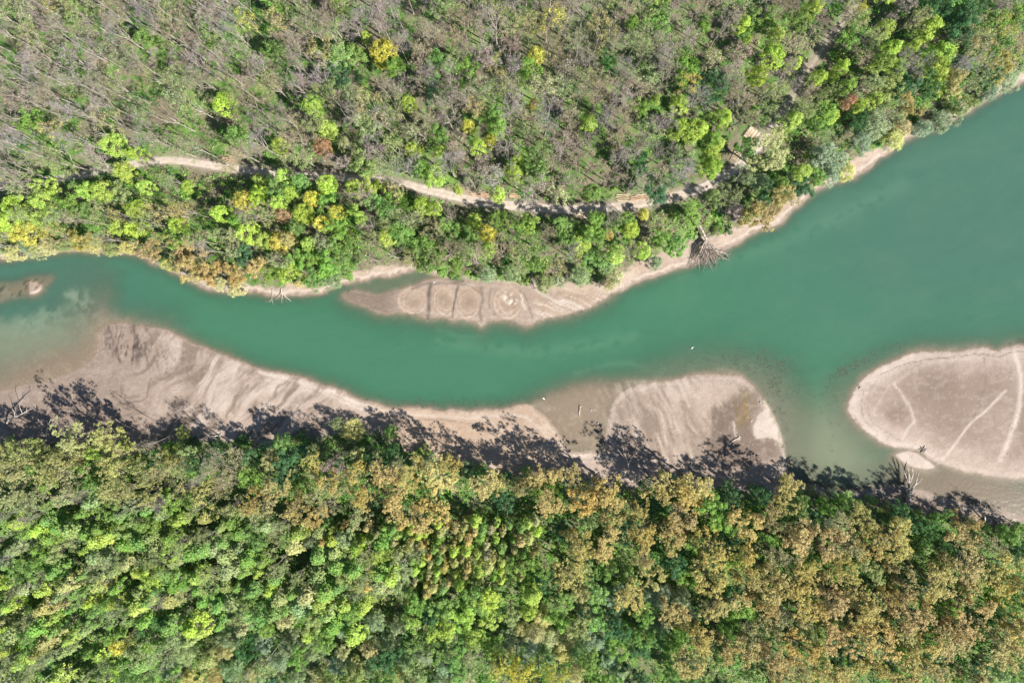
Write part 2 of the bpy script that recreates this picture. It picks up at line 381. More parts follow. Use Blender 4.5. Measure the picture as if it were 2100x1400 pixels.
    mix(pale * .9, wfe * .5 * sst(.48, .30, fe)); mix(wet * .6, wfe * .55 * sst(.50, .70, fe))
    mix(dry * 1.1, inb * .6 * np.exp(-ell(X, Y, 1440, 810, 70, 32, -10) ** 4))
    mud = smooth_poly([(1448, 925), (1455, 880), (1458, 845), (1478, 830), (1500, 815), (1520, 800), (1548, 800), (1562, 822), (1552, 850), (1545, 880), (1560, 900), (1590, 900), (1598, 940), (1500, 960)])
    m = (X > 1430) & (X < 1620) & (Y > 780) & (Y < 980); sm = np.zeros(len(X)) - 20.; sm[m] = sdf(X[m], Y[m], mud)
    fe2 = stretched(X, Y, 82, 40, 5, 170, 3, 10)
    mf = sst(-13, 11, sm + (fe2 - .5) * 26)
    mix(np.array([.19, .145, .118]), mf * .9); mix(dark * 1.1, mf * .45 * sst(.52, .66, fe2) * sst(1530, 1480, X))
    mix(olive, mf * .75 * np.exp(-ell(X, Y, 1530, 830, 26, 42, 15) ** 4) * sst(.42, .6, fe2)); mix(np.array([.30, .20, .07]), mf * .7 * np.exp(-ell(X, Y, 1528, 848, 14, 26, 15) ** 4) * sst(.5, .6, n3))
    tri = [(1543, 875), (1556, 848), (1575, 838), (1590, 870), (1598, 905), (1588, 900), (1560, 897), (1548, 900)]
    st_ = np.zeros(len(X)) - 20.; st_[m] = sdf(X[m], Y[m], np.array(tri, float)); mix(pale * .92, sst(-2, 3, st_ + (n2 - .5) * 6) * .85)
    for q, w, a in (([(1400, 822), (1412, 845), (1420, 868), (1440, 890), (1462, 925)], 5, .55), ([(1262, 870), (1280, 895), (1320, 915), (1345, 930)], 2, .35), ([(1395, 890), (1405, 905), (1412, 940)], 6, .4), ([(1290, 800), (1320, 860), (1330, 900)], 3, .25)):
        mix(np.array([.20, .145, .11]), a * shade_lines(X, Y, q, w))
    for q, w, a in (([(1503, 865), (1508, 890), (1516, 900)], 2.2, .7), ([(1568, 822), (1590, 862), (1602, 900), (1610, 945)], 3, .8), ([(1380, 860), (1400, 910), (1405, 935)], 6, .3)):
        mix(pale, a * shade_lines(X, Y, q, w))
    # ---- the island
    mix(np.array([.47, .38, .325]), inside_i * .8)
    mix(np.array([.30, .225, .178]), inside_i * .55 * sst(3, 9, S['island'] + (n1 - .5) * 6)); mix(pale, inside_i * .5 * sst(4.5, 1.5, S['island']) * sst(2000, 1850, X))
    for cx, cy, rx, ry, a in ((1925, 800, 75, 62, .6), (1838, 848, 26, 22, .55), (2030, 790, 40, 50, .45), (1990, 870, 60, 50, .3), (2110, 860, 40, 90, .5), (1935, 865, 45, 22, .25)):
        mix(np.array([.235, .175, .14]), inside_i * a * 1.4 * np.exp(-ell(X, Y, cx, cy, rx, ry) ** 3) * sst(.15, .5, n1 + .25))
    for q, w, a in (([(1833, 786), (1850, 810), (1873, 857), (1862, 877), (1850, 899)], 3.2, .65), ([(2060, 800), (2017, 843), (1990, 865), (1960, 905), (1935, 940)], 2.8, .75),
                    ([(2080, 724), (2090, 767), (2087, 834), (2067, 900), (2050, 940)], 5.5, .85), ([(1833, 786), (1815, 800), (1790, 850), (1795, 880)], 3, .2), ([(1833, 784), (1870, 760), (1920, 742), (2010, 732)], 4, .3)):
        mix(pale, a * shade_lines(X, Y, q, w))
    for q, w, a in (([(1772, 795), (1765, 830), (1775, 865), (1800, 885)], .9, .5), ([(1800, 775), (1780, 810), (1782, 850), (1800, 876), (1850, 905)], .8, .4), ([(1805, 768), (1860, 745), (1930, 734), (2015, 726), (2045, 732), (2073, 722), (2110, 722)], 1., .6),
                    ([(2018, 734), (2020, 784), (2004, 830), (1992, 862)], 2, .3), ([(1990, 732), (1995, 724), (2040, 726)], .9, .4), ([(1750, 850), (1758, 862), (1770, 872)], 1.8, .45)):
        mix(dark, a * shade_lines(X, Y, q, w))
    mix(np.array([.30, .235, .20]), .8 * shade_lines(X, Y, [(1825, 925), (1845, 919), (1870, 921), (1893, 932), (1908, 946), (1925, 958)], 3.2))
    spk = fbm(X / 1.6, Y / 1.6, 201, 1); mix(dark, inside_i * .35 * sst(.86, .95, spk) * sst(.45, .6, n1))
    # ---- the spit with its drying mounds
    msk = (X > 690) & (X < 1300) & (Y > 560) & (Y < 690)
    mix(wet * 1.1, insp * .6); mix(wet * .62, insp * .85 * sst(850, 770, X + (n1 - .5) * 60))
    for cx, cy, rx, ry, a in ((846, 616, 33, 27, -8), (912, 616, 24, 31, 0), (958, 621, 26, 34, 0), (1043, 620, 34, 35, 8)):
        e = ell(X + (n1 - .5) * 14, Y + (n2 - .5) * 3, cx, cy, rx, ry, a)
        inm = sst(1.08, .92, e) * msk
        mix(np.array([.44, .335, .26]), inm * .7); mix(np.array([.29, .22, .17]), inm * .85 * sst(.85, .1, e))
        rings = np.sin(e * 22 + n1 * 9 + (n2 - .5) * 4); asym = sst(-.9, .9, ((Y - cy) / ry - (X - cx) / rx * .5)); inm = inm * (.25 + .75 * asym); mix(dark * .7, inm * .30 * sst(.55, .95, rings) * sst(.35, .7, e)); mix(pale, inm * .5 * sst(-.5, -.95, rings) * sst(.35, .8, e))
    for q, w, a in (([(882, 585), (879, 610), (880, 632), (878, 652)], 4.2, .7), ([(939, 586), (934, 610), (930, 630), (929, 648)], 2.2, .7), ([(985, 590), (990, 606), (988, 620), (984, 640), (988, 660)], 3.2, .45),
                    ([(930, 580), (960, 585), (978, 596), (990, 606)], 1.5, .5), ([(1065, 594), (1078, 610), (1088, 640), (1092, 655)], 1.6, .5), ([(1008, 590), (1003, 610), (1008, 640), (1030, 650)], 1.5, .35), ([(845, 592), (870, 584), (900, 580), (935, 582)], 2.5, .45)):
        mix(dark * .75, 1.25 * a * shade_lines(X, Y, q, w))
    sr = stretched(X, Y, 22, 46, 3.2, 180, 3, 14); rs_ = insp * sst(1085, 1110, X)
    mix(pale, rs_ * .7 * sst(.5, .62, sr)); mix(warm * .9, rs_ * .6 * sst(.48, .36, sr))
    mix(np.array([.72, .66, .58]), .95 * sst(.47, .58, n2) * np.exp(-ell(X, Y, 1046, 613, 22, 11, 38) ** 4)); mix(np.array([.75, .7, .62]), .9 * shade_lines(X, Y, [(1068, 606), (1072, 622), (1076, 634)], 1.4))
    mix(wet * .7, .8 * inside_s * sst(1640, 1760, X) * sst(960, 990, Y) * sst(.25, .5, n2))  # tree shade painted into the lower right bank's sand, using the wet tone
    # ---- upper beach on the north side: drier and paler toward the trees
    nb = sst(.3, 3.5, S['north']) * sst(3, -1, S['forest_n'])
    mix(pale * .95, nb * .55 * sst(.3, .6, n1)); mix(warm * 1.05, nb * .35)
    mix(np.array([.72, .66, .6]), sst(0, .4, S['shoal_top']) + sst(0, .3, S['shoal_dot'])); mix(pale * .98, sst(0, .5, S['islet']) * .8)
    sh = stretched(X, Y, -55, 22, 6, 190, 2, 6); mix(warm * .7, sst(-1, .5, S['shoal']) * .8); mix(np.array([.10, .08, .055]), sst(0, .8, S['shoal']) * .8 * sst(.5, .6, sh) * sst(110, 70, X))
    mix(dark, .5 * sst(0, -1.5, S['shoal']) * sst(-3.2, -1, S['shoal']) * sst(110, 40, X) * sst(590, 575, Y))
    # grain: faint ripples, gravel streaks, damp blotches
    rp = np.sin((X * .5 + Y * .9) * 1.1 + n1 * 22); mix(dark, .05 * sst(.3, 1, rp) * sst(.45, .6, fbm(X / 25, Y / 25, 221, 2)))
    mix(wet, .20 * sst(.52, .68, fbm(X / 18 + n1 * 2, Y / 13, 223, 4))); mix(pale, .14 * sst(.56, .7, fbm(X / 14, Y / 10 + n1 * 2, 227, 4)))
    gr = fbm(X / 1.3, Y / 1.3, 231, 1); mix(dark, .3 * sst(.80, .95, gr) * sst(.42, .62, n1)); mix(pale, .3 * sst(.86, .97, fbm(X / 1.2, Y / 1.2, 235, 1)))
    col *= .655 * (0.88 + 0.16 * n2 + 0.12 * n3)[:, None]
    # ---- forest floor: grass, leaf litter, bare soil
    f = np.maximum(S['forest_n'], S['forest_s'])
    ff = sst(-.6, 1.0, f + (n2 - .5) * 3)
    grass = np.array([.065, .145, .03]); grass2 = np.array([.13, .225, .05]); litter = np.array([.155, .125, .098]); soil = np.array([.12, .095, .07])
    g1 = fbm(X / 30, Y / 30, 301, 4); g2 = fbm(X / 9, Y / 9, 305, 3)
    fc = grass + (grass2 - grass) * sst(.35, .65, g2)[:, None]
    lit = sst(.44, .58, g1 * .6 + g2 * .4); lit = np.maximum(lit, .8 * np.exp(-ell(X, Y, 1160, 110, 130, 80) ** 2))
    lit = np.where(S['forest_s'] > 0, lit * .7, lit)
    fc = fc + (litter - fc) * (lit * .85)[:, None]; fc = fc + (soil - fc) * (.5 * sst(.6, .7, fbm(X / 5, Y / 5, 311, 2)))[:, None]
    col = col * (1 - ff[:, None]) + fc * ff[:, None]
    # wheel tracks and the gravel road
    for t in TRACKS:
        q = smooth_poly(t, False); m = (np.abs(X - q[:, 0].mean()) < 90) & (Y > q[:, 1].min() - 20) & (Y < q[:, 1].max() + 20)
        d = np.full(len(X), 99.); d[m] = dist_line(X[m], Y[m], q)
        mix(np.array([.25, .205, .18]), .85 * sst(9, 6, d + (n2 - .5) * 5) * sst(.25, .4, n3 + .1)); mix(grass2, .4 * sst(2, .5, d))
    m = (X > -500) & (X < 2300) & (Y > -900) & (Y < 520); d = np.full(len(X), 99.); d[m] = dist_line(X[m], Y[m], road_line)
    over = sst(1560, 1630, X) * sst(300, 220, Y); rw = 7 + 3 * sst(840, 880, X) - 3 * over  # upper right end narrowed and dimmed into the floor colour, its shade painted in
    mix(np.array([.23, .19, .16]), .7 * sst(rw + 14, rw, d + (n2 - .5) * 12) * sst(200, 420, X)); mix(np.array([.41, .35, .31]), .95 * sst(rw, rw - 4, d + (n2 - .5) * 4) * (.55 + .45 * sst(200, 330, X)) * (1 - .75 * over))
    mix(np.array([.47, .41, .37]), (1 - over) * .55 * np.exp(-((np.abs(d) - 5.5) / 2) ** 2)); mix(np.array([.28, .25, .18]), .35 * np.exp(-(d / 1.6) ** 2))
    # stacking place beside the road
    mix(np.array([.22, .185, .155]), .75 * np.exp(-ell(X, Y, 1536, 285, 22, 34, 35) ** 4) * sst(.3, .5, n2)); mix(np.array([.30, .24, .18]), .6 * np.exp(-ell(X, Y, 1330, 405, 75, 16, -8) ** 4))
    mix(np.array([.33, .25, .19]), .6 * np.exp(-ell(X, Y, 980, 398, 60, 10, 12) ** 4)); mix(np.array([.27, .215, .18]), .7 * np.exp(-ell(X, Y, 1225, 1272, 30, 22, 30) ** 4) * sst(.3, .5, n2))
    return np.clip(col, .012, .85), f, d
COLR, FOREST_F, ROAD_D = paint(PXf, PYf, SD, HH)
far = sst(8, 40, np.maximum(np.abs(xf) - 172, np.maximum(-138 - yf, yf - 96))) * (HH > .3); COLR = COLR * (1 - far[:, None]) + np.array([.085, .11, .045]) * far[:, None]
# relief: ridges and channels pressed into the sand, ruts in the road
relief = (fbm(PXf / 6, PYf / 6, 401, 3) - .5) * .10
lum = COLR.mean(1)
land_sand = sst(.05, .3, HH) * sst(1, -1, FOREST_F)
HH2 = HH + relief * land_sand * .6 + (lum - .38) * .35 * land_sand
HH2 = np.where(FOREST_F > 2, HH2 + (fbm(PXf / 4, PYf / 4, 403, 2) - .5) * .35, HH2)
HH2 = HH2 - .12 * np.exp(-((ROAD_D - 5.5) / 2) ** 2)
idx = np.arange(NX * NY).reshape(NY, NX)
F4 = np.stack([idx[:-1, :-1], idx[:-1, 1:], idx[1:, 1:], idx[1:, :-1]], -1).reshape(-1, 4)
gme = make_mesh('ground', np.stack([xf, yf, HH2], 1), F4, smooth=True)
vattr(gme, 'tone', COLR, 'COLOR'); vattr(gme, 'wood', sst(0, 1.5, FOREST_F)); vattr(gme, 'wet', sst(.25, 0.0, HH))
gm, nt, p = mat_new('ground_earth')
at = nt.nodes.new('ShaderNodeAttribute'); at.attribute_name = 'tone'
aw = nt.nodes.new('ShaderNodeAttribute'); aw.attribute_name = 'wet'
tc = nt.nodes.new('ShaderNodeTexCoord')
n_ = nt.nodes.new('ShaderNodeTexNoise'); n_.inputs['Scale'].default_value = 2.2; n_.inputs['Detail'].default_value = 5; n_.inputs['Roughness'].default_value = .7
nt.links.new(tc.outputs['Object'], n_.inputs['Vector'])
mr = nt.nodes.new('ShaderNodeMapRange'); mr.inputs[1].default_value = .3; mr.inputs[2].default_value = .7; mr.inputs[3].default_value = .86; mr.inputs[4].default_value = 1.12
nt.links.new(n_.outputs[0], mr.inputs[0])
vm = nt.nodes.new('ShaderNodeVectorMath'); vm.operation = 'SCALE'
nt.links.new(at.outputs['Color'], vm.inputs[0]); nt.links.new(mr.outputs[0], vm.inputs['Scale'])
nt.links.new(vm.outputs[0], p.inputs['Base Color'])
rr = nt.nodes.new('ShaderNodeMapRange'); rr.inputs[3].default_value = .95; rr.inputs[4].default_value = .6
nt.links.new(aw.outputs['Fac'], rr.inputs[0]); nt.links.new(rr.outputs[0], p.inputs['Roughness']); p.inputs['Specular IOR Level'].default_value = .25
bp = nt.nodes.new('ShaderNodeBump'); bp.inputs['Strength'].default_value = .35; bp.inputs['Distance'].default_value = .12
nt.links.new(n_.outputs[0], bp.inputs['Height']); nt.links.new(bp.outputs[0], p.inputs['Normal'])
ground = link('ground', gme, gm); tag(ground, kind='structure')

def ground_z(x, y):
    """height of the built ground at world x, y"""
    ix = np.clip(np.searchsorted(gx, x) - 1, 0, NX - 2); iy = np.clip(np.searchsorted(gy, y) - 1, 0, NY - 2)
    return float(HH2[iy * NX + ix])
def gfield(arr, x, y):
    ix = np.clip(np.searchsorted(gx, x) - 1, 0, NX - 2); iy = np.clip(np.searchsorted(gy, y) - 1, 0, NY - 2)
    return arr[iy * NX + ix]

# ------------------------------------------------------------------ water: murky, so the bed shows only where it is shallow
wx = axis(-172, 172, 0.55, 2500); wy = axis(-138, 96, 0.55, 2500)
WX, WY = np.meshgrid(wx, wy); wxf, wyf = WX.ravel(), WY.ravel()
WPX, WPY = P(np.clip(wxf, -900, 900), np.clip(wyf, -900, 900), 0.0)
ixx = np.clip(np.searchsorted(gx, wxf) - 1, 0, NX - 2); iyy = np.clip(np.searchsorted(gy, wyf) - 1, 0, NY - 2)
tx = np.clip((wxf - gx[ixx]) / (gx[ixx + 1] - gx[ixx]), 0, 1); ty = np.clip((wyf - gy[iyy]) / (gy[iyy + 1] - gy[iyy]), 0, 1)
Hm = HH2.reshape(NY, NX)
WH = Hm[iyy, ixx] * (1 - tx) * (1 - ty) + Hm[iyy, ixx + 1] * tx * (1 - ty) + Hm[iyy + 1, ixx] * (1 - tx) * ty + Hm[iyy + 1, ixx + 1] * tx * ty
depth = np.maximum(-WH, 0)
wn1 = fbm(WPX / 70, WPY / 45, 501, 4); wn2 = fbm(WPX / 16, WPY / 12, 505, 3)
deep = np.array([.040, .122, .074]); teal = np.array([.044, .114, .084]); right = np.array([.046, .110, .082]); silt = srgb(158, 142, 124) * .78; mossy = srgb(124, 130, 108) * .78
c = np.ones((len(wxf), 3)) * deep
def wmix(col2, f):
    global c
    f = np.clip(f, 0, 1)[:, None]; c = c * (1 - f) + col2 * f
wmix(teal, sst(480, 80, WPX)); wmix(right, sst(1350, 1900, WPX) * sst(800, 500, WPY))  # teal water on the left; sky reflection on the right put into the colour
wmix(mossy, .9 * np.exp(-ell(WPX, WPY, 1695, 930, 110, 110) ** 3)); wmix(mossy * .9, .04 * sst(.4, .7, wn1) * sst(1200, 1500, WPX))
wmix(silt * np.array([.70, .64, .63]), .85 * np.exp(-ell(WPX, WPY, 1990, 1010, 200, 55, 12) ** 4))
wmix(silt * np.array([.76, .68, .68]), .9 * np.exp(-ell(WPX, WPY, 1190, 850, 110, 62, -14) ** 4))
# silt drifting off the left beach, and the cloud of it curling into the channel
tw = np.exp(-ell(WPX + (wn1 - .5) * 80, WPY + (wn2 - .5) * 26, 90, 715, 240, 62, -3) ** 4); wmix(srgb(140, 150, 128) * .76, .72 * tw)
wmix(silt * np.array([.82, .80, .78]), .85 * np.exp(-ell(WPX + (wn1 - .5) * 50, WPY + (wn2 - .5) * 30, 190, 762, 210, 60, -8) ** 4))
cl = fbm(WPX / 15 + fbm(WPX / 12, WPY / 12, 521, 3) * 2.2, WPY / 15 + fbm(WPX / 12, WPY / 12, 523, 3) * 2.2, 525, 4)
qx = WPX + (fbm(WPX / 20, WPY / 20, 541, 3) - .5) * 46; qy = WPY + (fbm(WPX / 18, WPY / 18, 545, 3) - .5) * 40
pm = np.maximum.reduce([np.exp(-ell(qx, qy, 158, 606, 26, 20, 10) ** 4), np.exp(-ell(qx, qy, 176, 634, 22, 24, 20) ** 4), np.exp(-ell(qx, qy, 180, 662, 40, 26) ** 4), .6 * np.exp(-ell(qx, qy, 110, 655, 80, 26, -8) ** 4)])
wmix(srgb(136, 158, 136) * .78, .8 * pm * sst(.36, .62, cl) * .9)
for q, w, a in (([(1180, 765), (1240, 748), (1290, 745), (1320, 755)], 6, .12), ([(900, 675), (950, 690), (990, 690)], 5, .1), ([(900, 700), (1100, 720), (1300, 690)], 14, .12), ([(1400, 560), (1600, 500), (1850, 380)], 18, .1)):
    wmix(srgb(122, 160, 132) * .76, a * shade_lines(WPX, WPY, q, w) * sst(.3, .6, wn2 + .1))
wst = stretched(WPX, WPY, -14, 120, 9, 531, 3, 60); c *= (.955 + .05 * wn1 + .05 * (wn2 - .5) + .07 * (wst - .5))[:, None]
murk = 1 - np.exp(-2.5 * depth)
wi = np.arange(len(wxf)).reshape(len(wy), len(wx))
WF = np.stack([wi[:-1, :-1], wi[:-1, 1:], wi[1:, 1:], wi[1:, :-1]], -1).reshape(-1, 4)
keep = (WH[WF] < 0.06).any(1); WF = WF[keep]
used = np.unique(WF); remap = np.full(len(wxf), -1); remap[used] = np.arange(len(used))
wme = make_mesh('river_water', np.stack([wxf, wyf, np.zeros(len(wxf))], 1)[used], remap[WF], smooth=True)
vattr(wme, 'tone', c[used], 'COLOR'); vattr(wme, 'murk', murk[used])
wm, nt, p = mat_new('river_water')
at = nt.nodes.new('ShaderNodeAttribute'); at.attribute_name = 'tone'
am = nt.nodes.new('ShaderNodeAttribute'); am.attribute_name = 'murk'
nt.links.new(at.outputs['Color'], p.inputs['Base Color']); p.inputs['Roughness'].default_value = .12; p.inputs['IOR'].default_value = 1.333
tc = nt.nodes.new('ShaderNodeTexCoord'); n_ = nt.nodes.new('ShaderNodeTexNoise'); n_.inputs['Scale'].default_value = .9; n_.inputs['Detail'].default_value = 4
nt.links.new(tc.outputs['Object'], n_.inputs['Vector'])
bp = nt.nodes.new('ShaderNodeBump'); bp.inputs['Strength'].default_value = .22; bp.inputs['Distance'].default_value = .12
nt.links.new(n_.outputs[0], bp.inputs['Height']); nt.links.new(bp.outputs[0], p.inputs['Normal'])
gl = nt.nodes.new('ShaderNodeBsdfGlossy'); gl.inputs['Roughness'].default_value = .12; nt.links.new(bp.outputs[0], gl.inputs['Normal'])
tp = nt.nodes.new('ShaderNodeBsdfTransparent'); tp.inputs[0].default_value = (.93, .95, .92, 1)
fr = nt.nodes.new('ShaderNodeFresnel'); fr.inputs[0].default_value = 1.333
m1 = nt.nodes.new('ShaderNodeMixShader'); nt.links.new(fr.outputs[0], m1.inputs[0]); nt.links.new(tp.outputs[0], m1.inputs[1]); nt.links.new(gl.outputs[0], m1.inputs[2])
m2 = nt.nodes.new('ShaderNodeMixShader'); nt.links.new(am.outputs['Fac'], m2.inputs[0]); nt.links.new(m1.outputs[0], m2.inputs[1]); nt.links.new(p.outputs[0], m2.inputs[2])
nt.links.new(m2.outputs[0], nt.nodes['Material Output'].inputs[0])
water = link('river_water', wme, wm); tag(water, kind='structure')
# ================================================================== tree shapes (each built once, then copied)
def grow(rs, H, fork, spread, n_limb, levels, droop=0.0, trunk_r=0.22, ang=(25, 50), top=1.0, lean=(0, 0)):
    """skeleton: trunk, limbs, boughs. returns (thick segments, thin segments, tips[(point, dir)])"""
    thick, thin, tips = [], [], []
    pts = [np.zeros(3)]; n = 5
    for i in range(n):
        s = H * fork / n
        pts.append(pts[-1] + np.array([rs.normal() * .12 + lean[0] * s, rs.normal() * .12 + lean[1] * s, s]))
    for i in range(n):
        ra = trunk_r * (1 - .45 * i / n); rb = trunk_r * (1 - .45 * (i + 1) / n)
        thick.append((pts[i], pts[i + 1], ra * (1.35 if i == 0 else 1), rb))
    def branch(p, d, L, r, lev):
        k = 3 if lev < levels else 2; q = p
        for i in range(k):
            d2 = d + rs.normal(size=3) * .16; d2[2] += .10 - droop * (lev / levels) * .5; d2 /= np.linalg.norm(d2)
            e = q + d2 * L / k; r1 = max(r * .78, .018)
            (thick if r > .055 else thin).append((q, e, r, r1)); q, d, r = e, d2, r1
            if lev < levels and i > 0:
                a = d + rs.normal(size=3) * .75; a[2] = abs(a[2]) * .8 + .1 - droop; a /= np.linalg.norm(a)
                branch(q, a, L * rs.uniform(.42, .62), r * .6, lev + 1)
        if lev < levels:
            for _ in range(2):
                a = d + rs.normal(size=3) * .5; a /= np.linalg.norm(a); branch(q, a, L * rs.uniform(.45, .65), r * .7, lev + 1)
        else: tips.append((q, d))
    p = pts[-1]
    for i in range(n_limb):
        az = 2 * math.pi * (i + rs.uniform(-.3, .3)) / n_limb; el = math.radians(90 - rs.uniform(*ang))
        start = pts[-1] if i % 2 == 0 else pts[-2] + (pts[-1] - pts[-2]) * rs.uniform(0, 1)
        d = np.array([math.cos(az) * math.cos(el) + lean[0] * .7, math.sin(az) * math.cos(el) + lean[1] * .7, math.sin(el)]); d /= np.linalg.norm(d)
        branch(start, d, spread * rs.uniform(.85, 1.15) * .72 / max(math.cos(el), .45), trunk_r * .5, 1)
    d = np.array([lean[0] + rs.normal() * .08, lean[1] + rs.normal() * .08, 1.]); branch(pts[-1], d / np.linalg.norm(d), H * (1 - fork) * .62 * top, trunk_r * .55, 1)
    return thick, thin, tips
def fit(R, H, thick, thin, tips):
    """scale the crown sideways to radius R and up to height H"""
    T = np.array([t[0] for t in tips]); r = np.percentile(np.hypot(T[:, 0], T[:, 1]), 90); h = np.percentile(T[:, 2], 97)
    sx = R / r; sz = H / h; S = np.array([sx, sx, sz]); f = lambda L: [(a * S, b * S, c, d) for a, b, c, d in L]
    return f(thick), f(thin), [(t * S, d) for t, d in tips]
def join_meshes(parts):
    V, F, o = [], [], 0
    for v, f in parts: V.append(v); F.append(f + o); o += len(v)
    return np.vstack(V), np.vstack(F)
def twigs_from(tips, rs, n, L, r=0.016, bush=.9):
    segs = []
    for t, d in tips:
        for _ in range(n):
            a = d + rs.normal(size=3) * bush; a[2] += .15; a /= np.linalg.norm(a); l = L * rs.uniform(.5, 1.2)
            m = t + a * l * .5; b = a + rs.normal(size=3) * .4; b /= np.linalg.norm(b)
            segs.append((t, m, r, r * .8)); segs.append((m, m + b * l * .5, r * .8, r * .4))
    return segs
def clump_leaves(centres, radii, per, size, rs, flat=.75, up=.45, hollow=.55, along=None):
    c = np.repeat(centres, per, 0); r = np.repeat(radii, per)
    d = rs.normal(size=c.shape); d /= np.linalg.norm(d, axis=1, keepdims=True)
    k = rs.uniform(hollow, 1.0, len(c)) ** .7
    off = d * (r * k)[:, None]; off[:, 2] *= flat
    nrm = d * .8 + rs.normal(size=c.shape) * .4; nrm[:, 2] += up + .45
    s = size * rs.uniform(.65, 1.35, len(c))
    return leaves(c + off, nrm, s, rs, along=None if along is None else np.tile(along, (len(c), 1)))
def dome_points(rs, n, R, z0, z1, skew=.8):
    """clump centres over an irregular dome"""
    P_ = []; lob = rs.uniform(.72, 1.18, 7); ph = rs.uniform(0, 6.28)
    while len(P_) < n:
        az = rs.uniform(0, 2 * math.pi); t = rs.uniform(0, 1)
        k = np.interp((az + ph) % (2 * math.pi), np.linspace(0, 2 * math.pi, 8), np.append(lob, lob[0]))
        rr = R * k * math.sqrt(rs.uniform(0.05, 1)); hmax = math.sqrt(max(0, 1 - (rr / (R * k)) ** 2))
        z = z0 + (z1 - z0) * (hmax * rs.uniform(.35 if rs.rand() < .4 else skew, 1) * .98)
        P_.append((math.cos(az) * rr, math.sin(az) * rr, z))
    return np.array(P_)
BARK_PALE = bark_material('bark_pale', (.30, .27, .235), (.52, .48, .43))
BARK_DARK = bark_material('bark_dark', (.10, .08, .065), (.24, .20, .17))
BARK_DEAD = bark_material('bark_dead_wood', (.36, .32, .28), (.62, .57, .50))
TWIG = leaf_material('twig_wood', None, trans=.0, rough=.9, var=.25, hue=.015)
LEAF = leaf_material('leaf_blade', None, trans=.42, var=.34, hue=.022)
BUD = leaf_material('catkin_and_bud', None, trans=.35, var=.38, hue=.012, rough=.7)
TEMPL = {}
def add_template(kind, trunk_parts, crown_V, crown_F, R, H, trunk_mat, crown_mat, twig=None):
    tv, tf = trunk_parts
    tm = make_mesh('trunk', tv, tf, True); tm.materials.append(trunk_mat)
    cm = make_mesh('crown', crown_V, crown_F); cm.materials.append(crown_mat)
    tw = None
    if twig is not None: tw = make_mesh('twigs', twig[0], twig[1]); tw.materials.append(TWIG)
    TEMPL.setdefault(kind, []).append((tm, cm, tw, R, H))
